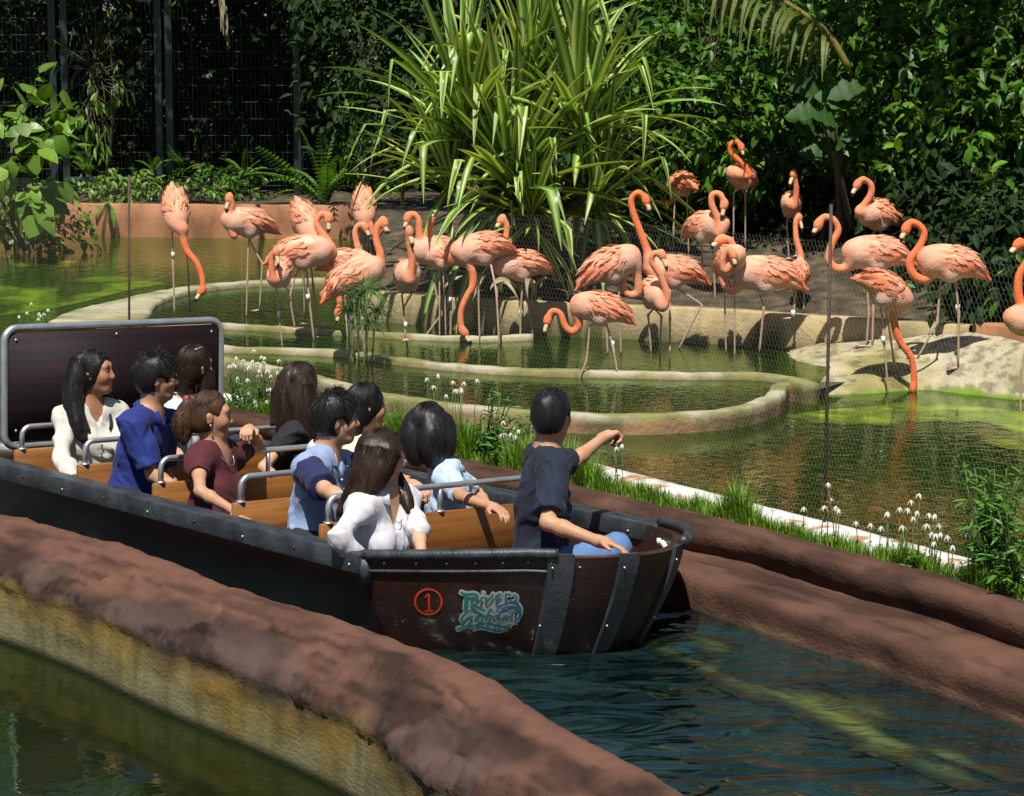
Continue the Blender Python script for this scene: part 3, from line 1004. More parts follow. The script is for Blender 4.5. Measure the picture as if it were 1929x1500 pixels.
blue = [
    (L((1020, 745), (1130, 640), (1280, 580), (1400, 590), (1490, 680), (1500, 800), (1450, 920), (1390, 980)), Wd(18, 40, 55, 75, 70, 60, 45, 20)),
    (L((1020, 750), (1150, 770), (1280, 720), (1370, 640)), Wd(18, 40, 45, 50)),
    (L((560, 1130), (700, 1080), (880, 1110), (1060, 1150), (1210, 1125)), Wd(20, 50, 60, 50, 18)),
]
fill = [(L((420, 600), (700, 620), (1000, 640), (1380, 740)), Wd(330, 420, 420, 360)), (L((420, 900), (900, 900), (1330, 880)), Wd(200, 340, 300))]
st = strokes('logo_sticker', fill, mSticker, .0022)
strokes('logo_outline', green + blue, mSticker, .0026, grow=2.9, parent=st)
strokes('lettering', green, mTeal, .0068, parent=st)
strokes('blue_wave', blue, mBlueP, .0066, parent=st)
# the same sticker on the starboard bow, seen edge-on: mirrored across the keel
g2 = [([(1270, 1068), (1281, 1066), (1291, 1064)], [4, 5, 4]), ([(1279, 1068), (1277, 1085)], [5, 4]), ([(1287, 1068), (1285, 1078), (1281, 1082), (1286, 1091)], [4, 4, 4, 4]),
      ([(1284, 1093), (1276, 1098), (1270, 1108), (1278, 1108), (1274, 1118), (1265, 1124)], [4, 5, 5, 5, 5, 4])]
s2 = strokes('logo_sticker', g2, mSticker, .0026, grow=2.2)
strokes('lettering', g2, mTeal, .0052, parent=s2)
# ------------------------------------------------------------------ people in the boat
def skin(name, c):
    return mat(name, [tuple(x * .9 for x in c), c, tuple(min(1, x * 1.1) for x in c)], 14, .48, .06, 90, spec=.4, attr=True)
mSkin = [skin('skin light', (.52, .30, .19)), skin('skin warm', (.45, .245, .145)), skin('skin tan', (.36, .175, .095))]
for m_ in mSkin:
    p_ = m_.node_tree.nodes['Principled BSDF']
    p_.inputs['Subsurface Weight'].default_value = .15
    p_.inputs['Subsurface Radius'].default_value = (.012, .005, .003)
    p_.inputs['Subsurface Scale'].default_value = 1.0
    p_.inputs['Roughness'].default_value = .55
def hairm(name, a, b):
    return mat(name, [a, b], 30, .42, .15, 160, stretch=(1, 1, .25), spec=.28, island=.14)
mHairK = hairm('black hair', (.006, .006, .007), (.016, .014, .014))
mHairD = hairm('dark brown hair', (.014, .008, .006), (.034, .017, .011))
mHairB = hairm('brown hair', (.035, .017, .009), (.085, .04, .02))
def cloth(name, c, rough=.85, v=.9, **kw):
    return mat(name, [tuple(x * v for x in c), c], 5, rough, .35, 22, sheen=.03, bdist=.012, **kw)
mNavy = cloth('navy cotton', (.004, .010, .028))
mRoyal = cloth('royal blue cotton', (.008, .022, .17))
mMaroon = cloth('maroon cotton', (.075, .008, .014))
mWhiteC = cloth('white cotton', (.58, .57, .61), v=.95)
mCream = cloth('cream knit', (.56, .54, .48), v=.93)
mYellow = cloth('pale yellow cotton', (.72, .68, .44), v=.95)
mPale = cloth('pale blue cotton', (.46, .60, .78), v=.93)
mDusty = cloth('dusty blue linen', (.26, .34, .54), v=.85)
mNavyS = cloth('navy sleeve cotton', (.012, .015, .075))
mBlackC = cloth('black cotton', (.008, .008, .012))
mDenim = cloth('blue denim', (.10, .20, .42), v=.75)
mDarkT = cloth('dark trousers', (.012, .014, .022))
mEye = mat('dark eye', [(.012, .008, .006)], 5, .15)
mEyeW = mat('eye white', [(.30, .26, .23)], 5, .4)
mGold = mat('gold', [(.7, .5, .2)], 5, .3, metallic=1)
mRedTie = mat('red hair tie', [(.3, .03, .04)], 5, .6)
mFrame = mat('black plastic', [(.01, .01, .012)], 5, .25)

def frame(yaw, tilt=0, roll=0):
    y, t, r = R(yaw), R(tilt), R(roll)
    f = np.array([math.cos(y) * math.cos(t), math.sin(y) * math.cos(t), math.sin(t)])
    l = np.array([-math.sin(y), math.cos(y), 0])
    k = np.cross(f, l)
    l, k = l * math.cos(r) + k * math.sin(r), k * math.cos(r) - l * math.sin(r)
    return f, l, k
def on_ray(px, py, S, length, near=True):
    d = ray(px, py)
    O = np.array([0, 0, CAMH])
    oc = O - S
    a, b, c = d @ d, 2 * d @ oc, oc @ oc - length ** 2
    q = b * b - 4 * a * c
    if q <= 0:
        p = O + d * (-b / (2 * a))
        return S + nrm(p - S) * length
    t = (-b + (-1 if near else 1) * math.sqrt(q)) / (2 * a)
    return O + d * t
def hand(W, fdir, palm_n, left, curl=.5, s=1.0):
    """wrist, direction of the fingers, palm normal"""
    f = nrm(fdir)
    n = nrm(palm_n - f * (palm_n @ f))
    x = np.cross(f, n) * (1 if left else -1)          # towards the thumb
    P = [cap(W, W + f * .035 * s, .026 * s, .030 * s, .02)]
    knl = []
    for i, (o, ln) in enumerate(((.030, .040), (.010, .045), (-.010, .042), (-.029, .034))):
        b = W + f * (.078 - abs(o) * .25) * s + x * o * s
        knl.append(b)
        P.append(cap(W + f * .02 * s + x * o * .6 * s, b, .015 * s, .0125 * s, .012))
        d0, p = f, b
        for j, m in enumerate((1.0, .68, .52)):
            a = curl * (1.15 if j else .8)
            d0 = nrm(d0 * math.cos(a) + n * math.sin(a) - (0 if j == 0 else 0) * f)
            n2 = nrm(n - d0 * (n @ d0)) if abs(n @ d0) < .98 else -f
            q = p + d0 * ln * m * s
            P.append(cap(p, q, (.0098 - .0008 * j) * s, (.0092 - .0010 * j) * s, .004))
            p = q
            n = n2
        n = nrm(palm_n - f * (palm_n @ f))
    t0 = W + f * .022 * s + x * .026 * s
    t1 = t0 + nrm(f * .6 + x * .75 + n * .25) * .036 * s
    t2 = t1 + nrm(f * .85 + x * .15 + n * (.3 + curl * .4)) * .032 * s
    P += [cap(t0, t1, .0145 * s, .0115 * s, .01), cap(t1, t2, .0115 * s, .009 * s, .004)]
    return P
LIP = (.72, .38, .38)
def person(label, Y0, head, yaw, nb, hip, tyaw, skinm, shirt, hair, tilt=0, roll=0, female=True, arms=None, sleeve=.55, sleevem=None, vneck=.05,
           vw=.045, collar=None, trousers=None, hs=.965, half=None, extra=None, hands=None, seat_yaw=-50, thigh_px=None, smile=False):
    arms, hands = arms or {}, hands or {}
    Hc = WY(head[0], head[1], Y0 + (head[2] if len(head) > 2 else 0))
    f, l, k = frame(yaw, tilt, roll)
    NB = WY(nb[0], nb[1], Y0 + (nb[2] if len(nb) > 2 else 0))
    HP = WY(hip[0], hip[1], Y0 + (hip[2] if len(hip) > 2 else 0))
    half = half or (.146 if female else .175)
    q = .84 if female else .96
    tf, tl, _ = frame(tyaw)
    ax = nrm(NB - HP)
    tl = nrm(tl - ax * (tl @ ax))
    tf = np.cross(tl, ax)
    TR = np.stack([tf, tl, ax], 1)
    HR = np.stack([f, l, k], 1)
    h = hs
    base = np.array([HP[0], HP[1], -.02])
    loc = lambda a, b, c: Hc + (f * a + l * b + k * c) * h
    W1 = (1, 1, 1)
    body = [ell(loc(-.012, 0, .022), HR, np.array((.096, .075, .098)) * h, .03, W1),
            ell(loc(.028, 0, -.045), HR, np.array((.066, .058, .078)) * h, .03, W1),
            cap(loc(.058, -.014, -.098), loc(.058, .014, -.098), .020 * h, .020 * h, .03, W1),
            cap(loc(.083, 0, .020), loc(.103, 0, -.026), .0095 * h, .0125 * h, .014, W1),
            ell(loc(.098, 0, -.031), HR, np.array((.012, .017, .009)) * h, .008, W1),
            cap(loc(.070, -.032, .034), loc(.070, .032, .034), .020 * h, .020 * h, .02, W1),
            ell(loc(.055, .038, -.025), HR, np.array((.03, .024, .028)) * h, .03, W1),
            ell(loc(.055, -.038, -.025), HR, np.array((.03, .024, .028)) * h, .03, W1),
            cap(loc(.083, -.015, -.060), loc(.083, .015, -.060), .0085 * h, .0085 * h, .005, LIP),
            cap(loc(.081, -.012, -.071), loc(.081, .012, -.071), .0095 * h, .0095 * h, .005, LIP)]
    for s in (1, -1):
        body.append(ell(loc(-.008, .077 * s, -.008), HR, np.array((.019, .009, .031)) * h, .006, W1))
        body.append(ell(loc(-.012, .082 * s, .006), HR, np.array((.014, .008, .016)) * h, .006, W1))
    subs = [ell(loc(.098, .031, .013), HR, np.array((.020, .017, .011)) * h), ell(loc(.098, -.031, .013), HR, np.array((.020, .017, .011)) * h)]
    nk = .050 if female else .060
    body.append(cap(loc(-.022, 0, -.055), NB, nk * .98, nk * 1.05, .03, W1))
    up = ax
    sh = {s: NB - ax * .045 + tl * half * sg + tf * .005 for s, sg in (('l', 1), ('r', -1))}
    trunk = [ell(NB - ax * .155 - tf * .005, TR, (.098 * q, half * .96, .165), .05, W1),
             cap(sh['l'], sh['r'], .058 * q, .058 * q, .05, W1),
             cap(NB + ax * .02, sh['l'] + ax * .005, .042, .05, .05, W1), cap(NB + ax * .02, sh['r'] + ax * .005, .042, .05, .05, W1),
             cap(NB - ax * .25, HP + ax * .10, .106 * q, .112 * q, .08, W1),
             ell(HP - ax * .02, TR, (.12, .155, .12), .06, W1)]
    if female:
        for sg in (1, -1):
            trunk.append(ell(NB - ax * .205 + tf * .062 + tl * .060 * sg, TR, (.044, .050, .056), .045, W1))
    body += trunk
    L1, L2 = (.265, .235) if female else (.285, .255)
    J = {}
    for s in 'lr':
        S = sh[s]
        if s in arms:
            (ex, ey, en), (wx, wy, wn) = arms[s]
            E = on_ray(ex, ey, S, L1, en)
            W = on_ray(wx, wy, E, L2, wn)
        else:
            sg = 1 if s == 'l' else -1
            E = S - ax * L1 * .93 + tl * .05 * sg + tf * .03
            W = E + nrm(tf * .8 - ax * .45 - tl * .25 * sg) * L2
        J[s] = (S, E, W)
        a = .80 if female else .97
        body += [cap(S, S * .55 + E * .45, .048 * a, .041 * a, .03, W1), cap(S * .55 + E * .45, E, .041 * a, .035 * a, .02, W1),
                 cap(E, E * .7 + W * .3, .036 * a, .036 * a, .02, W1), cap(E * .7 + W * .3, W, .036 * a, .0245 * a, .02, W1)]
        hd = hands.get(s, {})
        fd = hd['dir'] if 'dir' in hd else W - E
        if 'px' in hd:
            fd = on_ray(hd['px'][0], hd['px'][1], W, .1, hd['px'][2]) - W
        body += hand(W, fd, np.asarray(hd.get('n', (0, -.2, -1)), float), s == 'l', hd.get('curl', .35), hd.get('s', .88 if female else .96))
    V, F, C = sdf_mesh(body, .0055, subs, 0, True)
    Hl = (V - Hc) @ HR / h
    ck = np.exp(-(((Hl[:, 0] - .07) / .04) ** 2 + ((np.abs(Hl[:, 1]) - .042) / .03) ** 2 + ((Hl[:, 2] + .03) / .03) ** 2)) * .5 + np.exp(-(((Hl[:, 0] - .11) / .03) ** 2 + (Hl[:, 1] / .03) ** 2 + ((Hl[:, 2] + .02) / .03) ** 2)) * .4 + np.clip(np.abs(Hl[:, 1]) - .07, 0, .02) * 20 * (np.abs(Hl[:, 2]) < .05)
    C = C * (1 - ck[:, None] * np.array([.0, .22, .22])) * (1 + .16 * fbm(V, 16, 3, 5)[:, None] * np.array([.6, 1, 1.1]))
    sck = np.exp(-(((Hl[:, 0] - .085) / .03) ** 2 + ((np.abs(Hl[:, 1]) - .031) / .018) ** 2 + ((Hl[:, 2] - .02) / .014) ** 2))
    C = C * (1 - .3 * sck[:, None])
    root = put('person', new_mesh('person', V - base, F, skinm, True, C), None, tuple(base), label, 'person', 'people in the boat')
    def child(name, prims, m, vox=.007, subs=(), grow=0.0, wr=.006, parent=None, seed=1):
        V, F = sdf_mesh(prims, vox, subs, grow)
        if wr:
            N = vert_normals(V, F)
            Q = V @ np.stack([tf, tl, ax], 1)
            fold = .75 * fbm(Q * [1, 1, .6] + 3 + Q[:, [1, 2, 0]] * .8, 22, 2, seed + 5) * .5 + fbm(Q * [1, 1, .6] + .12 * fbm(Q, 4, 2, seed)[:, None] + Q[:, [2, 0, 1]] * .5, 11, 2, seed)
            rdg = .45 - np.sqrt(fbm(Q * [1, 1, .7] + .1 * fbm(Q, 5, 2, seed + 9)[:, None] + Q[:, [2, 2, 1]] * .6, 7.5, 2, seed + 3) ** 2 + .006) * 2.2
            V = V + N * (np.clip(fold * .9 + rdg * .9, -.6, 1.2) * wr)[:, None]
        return put(name, new_mesh(name, V - base, F, m), parent or root)
    # shirt
    neck_c = NB + ax * .035
    cutters = [cap(neck_c + ax * .10, neck_c - ax * .01, .07 if female else .066, .072 if female else .064, .01)]
    if vneck:
        cutters.append(cap(NB + tf * .11 + ax * .06, NB - ax * vneck + tf * .13, .06, .02, .01))
        cutters.append(cap(NB + tf * .05 + ax * .05, NB - ax * vneck * .8 + tf * .10, vw, .012, .01))
    sl = []
    a = .82 if female else .99
    for s in 'lr':
        S, E, W = J[s]
        sv = sleeve[s] if isinstance(sleeve, dict) else sleeve
        if sv <= 1:
            M_ = S + (E - S) * sv
            sl.append([cap(S, S + (M_ - S) * .55, .055 * a, .054 * a, .04), cut(S + (M_ - S) * .45, M_, .053 * a, (.055 if female else .060) * a, .03)])
        else:
            M_ = E + (W - E) * (sv - 1)
            sl.append([cap(S, E, .051 * a, .041 * a, .04), cap(E, E + (M_ - E) * .6, .041 * a, .040 * a, .03), cut(E + (M_ - E) * .5, M_, .040 * a, (.042 if sv < 1.6 else .034) * a, .025)])
    tp = [(p[:1] + (p[1], p[2], p[3], p[4], p[5], None)) for p in trunk]
    if sleevem is None:
        child('shirt', tp + sl[0] + sl[1], shirt, .0065, cutters, .012, .0095, seed=int(head[0]))
    else:
        child('shirt', tp, shirt, .0065, cutters, .012, .0095, seed=int(head[0]))
        for q_ in sl:
            child('sleeve', q_, sleevem, .0065, (), .013, .007, seed=int(head[1]))
    if collar is not None:
        mb = MB()
        n_ = 30
        rws = []
        for i in range(n_):
            t = R(28) + (2 * math.pi - R(56)) * i / (n_ - 1)
            dv = tf * math.cos(t) + tl * math.sin(t)
            opn = .030 * max(0, math.cos(t))
            c0 = NB + ax * (.030 - .02 * math.cos(t)) + dv * (.060 + .008)
            rws.append([c0 + ax * .022 - dv * .002, c0 + ax * .026 + dv * .006, c0 - ax * (.012 + opn) + dv * (.032 + opn * .6), c0 - ax * (.014 + opn) + dv * (.024 + opn * .6)])
        V_, F_ = loft(np.array(rws))
        mb.add(V_, F_)
        mb.add(V_, F_[:, ::-1] * 1) if False else None
        mb.build('collar', collar, root, origin=base)
    # trousers: thighs forward, shins down
    sf, sl_, _ = frame(seat_yaw)
    tr = [ell(HP - ax * .03, TR, (.125, .165, .11), .06)]
    for sg in (1, -1):
        hpj = HP + sl_ * .085 * sg - np.array([0, 0, .04])
        kn = hpj + sf * .30 + sl_ * .01 * sg - np.array([0, 0, .01])
        if thigh_px is not None and (sg > 0) == thigh_px[3]:
            kn = on_ray(thigh_px[0], thigh_px[1], hpj, .40, thigh_px[2])
        an = kn * [1, 1, 0] - sf * .16 + np.array([0, 0, max(.03, kn[2] - .30)])
        tr += [cap(hpj, kn, .085, .063, .04), cap(kn, an, .060, .045, .03)]
    child('trousers', tr, trousers or mDarkT, .010, (), .004, .006)
    # eyes and brows
    for sg in (1, -1):
        e = MB()
        e.ell(loc(.0815, .031 * sg, .013), np.array((.009, .0125, .0062)) * h, HR, 10, 6)
        e.ell(loc(.0885, .0315 * sg, .013), np.array((.0055, .0065, .0068)) * h, HR, 8, 5, m=1)
        e.build('eye', [mEyeW, mEye], root, origin=base)
        b = MB()
        b.tube([loc(.090, .014 * sg, .031), loc(.091, .031 * sg, .037), loc(.078, .050 * sg, .031)], [.0032 * h, .004 * h, .002 * h], 6)
        b.build('eyebrow', hair['m'], root, origin=base)
    # ---------------- hair: a cap with the face cut out, locks, and many strands over them
    st = hair.get('style', 'short')
    off = hair.get('off', .013)
    rr = np.array((.096 + off, .075 + off, .098 + off)) * h
    hc = loc(-.012, 0, .022)
    prims = [ell(hc, HR, rr, .02)]
    if st != 'short':
        prims.append(ell(loc(-.045, 0, -.03), HR, np.array((.068, .078, .085)) * h, .03))
    else:
        prims.append(ell(loc(-.05, 0, -.02), HR, np.array((.058, .066, .075)) * h, .03))
    fc = hair.get('face', (.112, -.045, .090, .098, .098))
    hsub = [ell(loc(fc[0], 0, fc[1]), HR, np.array(fc[2:]) * h)]
    if st == 'short' or hair.get('ears'):
        for s in (1, -1):
            hsub.append(ell(loc(.015, .090 * s, -.035), HR, np.array((.036, .04, .055)) * h))
        hsub.append(cap(loc(-.02, 0, -.16), loc(-.03, 0, -.085), .12 * h, .055 * h))
    locks = []
    for pts, rad in hair.get('locks', []):
        P = catmull([WY(x, y, Y0 + d) for x, y, d in pts], 12)
        rd = np.interp(np.linspace(0, 1, 12), np.linspace(0, 1, len(rad)), rad)
        locks.append((P, rd))
        prims += [cap(P[i], P[i + 1], rd[i] * .9, rd[i + 1] * .9, .02) for i in range(11)]
    V, F = sdf_mesh(prims, .0065, hsub)
    N = vert_normals(V, F)
    V = V + N * (fbm(V * [1, 1, .25], 45, 2, 7) * .0028)[:, None]
    hb = MB()
    hb.add(V, F)
    rg = np.random.default_rng(int(head[0] * 7))
    nst = int(hair.get('n', 260) * (1.0 if st == 'short' else 3.0))
    thin = .0016
    for i in range(nst):
        al = rg.uniform(-math.pi, math.pi)
        aa = abs(al)
        if st == 'short':
            th0 = rg.uniform(0, 1.75 if aa > 1.1 else .95)
            p0 = np.array([math.sin(th0) * math.cos(al), math.sin(th0) * math.sin(al), math.cos(th0)])
            if hair.get('ears', True) and aa < 1.9 and th0 > 1.35:
                continue
            fl = hair.get('flow', (.6, 0, -.2))
            nrmv = p0 / rr
            nrmv = nrmv / np.linalg.norm(nrmv)
            dv = np.array(fl) * 1.0 + nrmv * hair.get('lift', .55) + rg.normal(0, .22, 3) + np.array([0, 0, -.9 * min(1.2, th0)])
            dv -= nrmv * min(0, dv @ nrmv - .15)
            dv = dv / np.linalg.norm(dv)
            ln = hair.get('len', .035) * rg.uniform(.6, 1.3) * (1.0 if th0 < 1.1 else .5)
            P = [hc + HR @ (p0 * rr * .97 + dv * ln * t - np.array([0, 0, .010]) * t * t) for t in (0, .5, 1)]
            hb.tube(P, [.0026, .0019, .0005], 3, cap=False)
        else:
            lim = hair.get('lim', (.85, 1.9, 2.0))
            thm = float(np.interp(aa, [.7, 1.25, 1.7, 3.14], [lim[0], lim[0] * .5 + lim[1] * .5, lim[1], lim[2]]))
            thm *= rg.uniform(.8, 1.04)
            tt = np.linspace(rg.uniform(.05, .25), thm, 8)
            tw = rg.normal(0, .10)
            part = hair.get('part', 0.0)
            P = []
            for j, t in enumerate(tt):
                aj = al + tw * t
                ro = rr * (1.0 + .010 * math.sin(5 * t + i) + rg.uniform(-.004, .022) + (rg.uniform(0, .06) if i % 14 == 0 else 0))
                P.append(hc + HR @ (np.array([math.sin(t) * math.cos(aj), math.sin(t) * math.sin(aj), math.cos(t)]) * ro))
            hb.tube(P, np.interp(np.linspace(0, 1, 8), [0, .2, .8, 1], [.0006, .0014, .0014, .0004]), 3, cap=False)
    for P, rd in locks:
        m = int(hair.get('nl', 60) * 2.2)
        T = np.gradient(P, axis=0)
        for i in range(m):
            o = rg.normal(0, 1, 3)
            o = o / np.linalg.norm(o)
            wv = rg.normal(0, .25, 3)
            e0 = rg.uniform(.78, 1.0)
            Q = []
            nn = max(5, int(12 * e0))
            for j in range(nn):
                t = T[j] / max(np.linalg.norm(T[j]), 1e-9)
                oo = o - t * (o @ t)
                oo = oo / max(np.linalg.norm(oo), 1e-6)
                Q.append(P[j] + oo * rd[j] * rg.uniform(.97, 1.03) + wv * .012 * math.sin(j * .9 + i) * (j / 11) * hair.get('wave', 1))
            hb.tube(Q, np.interp(np.linspace(0, 1, nn), [0, .3, .8, 1], [.0012, .0017, .0015, .0004]), 3, cap=False)
    ho = hb.build('hair', hair['m'], root, origin=base)
    info = dict(root=root, base=base, loc=loc, HR=HR, NB=NB, HP=HP, tf=tf, tl=tl, ax=ax, J=J, h=h, hair=ho, Y0=Y0, f=f, l=l, k=k, rr=rr, hc=hc)
    if extra:
        extra(info)
    return info
def ring(mb, P, r, n=6):
    mb.tube(P, r, n, cap=True)

# --- row 5
def x_card(i):
    for sg in (1, -1):      # dark straps under the knit
        mb = MB()
        P = [i['NB'] + i['tl'] * .075 * sg + i['tf'] * .055 - i['ax'] * .0, i['NB'] + i['tl'] * .072 * sg + i['tf'] * .10 - i['ax'] * .07, i['NB'] + i['tl'] * .06 * sg + i['tf'] * .115 - i['ax'] * .12]
        mb.tube(catmull(P, 8), .009, 6, flat=.5)
        mb.build('top_strap', mBlackC, i['root'], origin=i['base'])
    for j in range(5):
        mb = MB()
        mb.ell(i['NB'] - i['ax'] * (.20 + .045 * j) + i['tf'] * (.135 - .006 * j), (.006, .006, .006), None, 8, 5)
        mb.build('shirt_button', mBlackC, i['root'], origin=i['base'])
person('smiling woman with long black hair in a cream long-sleeved knit top on the rearmost seat', 13.2, (180, 702), -12, (172, 768, .03), (176, 915), -58, mSkin[2], mCream,
       dict(m=mHairK, style='long', n=240, part=.3, lim=(.62, 1.7, 2.0), face=(.100, -.022, .095, .088, .108),
            locks=[([(150, 678, .0), (141, 720, -.03), (138, 765, -.08), (150, 810, -.13), (163, 838, -.15)], [.05, .06, .055, .045, .012]),
                   ([(160, 690, .06), (146, 740, .05), (142, 790, .0), (150, 830, -.05)], [.05, .055, .045, .01]),
                   ([(196, 735, .12), (205, 765, .12), (212, 790, .06)], [.03, .03, .012])]),
       sleeve=1.93, vneck=.12, vw=.06, arms=dict(r=((115, 862, True), (140, 905, True)), l=((236, 850, True), (228, 905, True))), extra=x_card, tilt=3)
def x_clip(i):
    mb = MB()
    P = [i['hc'] + i['HR'] @ (np.array(p) * i['rr'] * 1.06) for p in ((-.25, -.62, .74), (-.02, -.58, .80), (.25, -.5, .82))]
    mb.tube(catmull(P, 8), .0075, 8, flat=.6)
    mb.build('hair_clip', mSteel, i['root'], origin=i['base'])
person('woman in a white shirt with a silver clip in her dark hair', 13.6, (368, 692), 42, (345, 768, .02), (325, 905), -20, mSkin[0], mWhiteC,
       dict(m=mHairD, style='long', n=260, lim=(.9, 1.8, 2.0), locks=[([(352, 690, .0), (350, 725, -.02), (356, 755, -.04)], [.065, .06, .02]), ([(385, 700, .02), (388, 730, .0), (380, 752, -.03)], [.06, .05, .015])]),
       sleeve=.7, vneck=.0, collar=mWhiteC, arms=dict(r=((322, 845, True), (360, 880, True))), extra=x_clip)
# --- row 4
def x_glass(i):
    mb = MB()
    for sg in (1, -1):
        c = i['loc'](.100, .033 * sg, .010)
        P = [c + i['l'] * .023 * math.cos(t) + i['k'] * .017 * math.sin(t) for t in np.linspace(0, 2 * math.pi, 13)]
        mb.tube(P, .0026, 6, cap=False)
        mb.tube([i['loc'](.098, .056 * sg, .014), i['loc'](.05, .083 * sg, .016), i['loc'](-.01, .085 * sg, .012)], .0026, 6)
    mb.tube([i['loc'](.102, .010, .012), i['loc'](.102, -.010, .012)], .0025, 6)
    mb.build('glasses', mFrame, i['root'], origin=i['base'])
person('man in a royal blue polo shirt with messy black hair and black glasses', 12.6, (296, 712), 12, (283, 782, .02), (250, 925), -22, mSkin[1], mRoyal,
       dict(m=mHairK, style='short', off=.022, n=700, len=.050, lift=.15, flow=(.35, .25, -.1)), female=False, sleeve=.80, vneck=.03, collar=mRoyal,
       arms=dict(r=((288, 895, True), (345, 925, True))), extra=x_glass, half=.175)
person('woman in a black top with very long straight dark brown hair', 13.1, (566, 728), 30, (553, 795, .03), (522, 930), 5, mSkin[0], mBlackC,
       dict(m=mHairD, style='long', n=280, lim=(1.0, 1.9, 2.1), nl=90, wave=.5, off=.018, face=(.118, -.045, .085, .085, .095),
            locks=[([(545, 715, -.03), (538, 760, -.06), (545, 805, -.08), (558, 838, -.09)], [.066, .072, .07, .05]), ([(572, 725, -.04), (570, 770, -.07), (580, 815, -.09), (588, 838, -.08)], [.066, .07, .062, .045]),
                   ([(528, 740, .06), (520, 785, .06), (512, 800, .04)], [.05, .04, .01])]),
       sleeve=.6, vneck=0, arms=dict(r=((497, 880, True), (540, 925, True))))
# --- row 3
def x_pony(i):
    mb = MB()
    c = WY(352, 752, i['Y0'] - .0)
    mb.ell(c, (.022, .022, .02), None, 10, 7)
    mb.build('hair_tie', mRedTie, i['root'], origin=i['base'])
    mb = MB()
    mb.ell(i['loc'](0, -.088, -.040), (.006, .006, .006), None, 8, 6)
    mb.build('earring', mSteel, i['root'], origin=i['base'])
    mb = MB()
    P = [i['NB'] + i['tl'] * .055 * math.cos(t) + i['tf'] * (.05 + .055 * math.sin(t)) - i['ax'] * (-.01 + .085 * math.sin(t)) for t in np.linspace(0, math.pi, 11)]
    mb.tube(P, .0022, 5)
    mb.build('necklace', mSteel, i['root'], origin=i['base'])
person('woman in a maroon T-shirt with a curly brown ponytail, arm on the rail', 12.0, (398, 783), 6, (404, 848, .02), (408, 965), -28, mSkin[1], mMaroon,
       dict(m=mHairB, style='up', ears=True, n=240, off=.007, lim=(.55, 1.25, 1.7), nl=150, wave=3.2, face=(.098, -.02, .088, .10, .110),
            locks=[([(362, 752, .0), (350, 772, .0), (343, 800, -.02), (347, 825, -.02), (354, 842, -.02)], [.026, .038, .042, .036, .010])]),
       sleeve=.42, vneck=.10, vw=.06, arms=dict(r=((377, 925, True), (440, 962, True)), l=((488, 838, False), (470, 808, True))),
       hands=dict(l=dict(dir=np.array([-.1, -.95, .05]), n=(.0, -.3, -1), curl=.75)), extra=x_pony, tilt=-4)
person('woman in a pale yellow top behind the man with navy sleeves', 12.45, (690, 768), 24, (680, 835, .03), (662, 950), -5, mSkin[0], mYellow,
       dict(m=mHairK, style='long', n=280, lim=(.85, 1.7, 1.95), off=.015, locks=[([(668, 765, -.03), (665, 800, -.05), (672, 825, -.05)], [.06, .055, .02])]),
       sleeve=.5, vneck=.06, arms=dict(l=((725, 895, True), (765, 905, True))))
# --- row 2
def x_polo(i):
    for j in range(3):
        mb = MB()
        mb.ell(i['NB'] - i['ax'] * (.05 + .04 * j) + i['tf'] * (.085 + .02 * j), (.006, .006, .006), None, 8, 5)
        mb.build('shirt_button', mWhiteC, i['root'], origin=i['base'])
person('man in a dusty blue polo with navy sleeves and wavy black hair', 11.5, (634, 790), 10, (612, 862, .02), (592, 1005), -22, mSkin[0], mDusty,
       dict(m=mHairK, style='short', off=.022, n=700, len=.048, lift=.18, flow=(.3, .1, -.05)), female=False, sleeve=.86, sleevem=mNavyS, vneck=.06, vw=.04, collar=mPale,
       arms=dict(r=((612, 922, True), (668, 952, True)), l=((745, 905, False), (778, 914, True))), hands=dict(l=dict(dir=np.array([.5, -.8, -.1]), n=(.1, -.3, -1), curl=.7)), extra=x_polo, half=.18)
person('woman in a pale blue shirt with a black bob, seen from behind', 11.95, (808, 808), 72, (838, 878, -.01), (842, 1010), 5, mSkin[1], mPale,
       dict(m=mHairK, style='long', n=330, off=.02, lim=(1.2, 1.9, 2.15), nl=100, wave=.6,
            locks=[([(785, 790, -.02), (778, 825, -.05), (785, 862, -.06)], [.06, .07, .05]), ([(815, 790, -.06), (812, 830, -.1), (815, 866, -.1)], [.06, .07, .05]), ([(835, 795, -.02), (838, 830, -.04), (838, 860, -.05)], [.055, .06, .04])]),
       sleeve=.75, vneck=.0, collar=mPale, arms=dict(r=((868, 935, True), (925, 955, True)), l=((900, 930, False), (925, 960, True))), seat_yaw=-50)
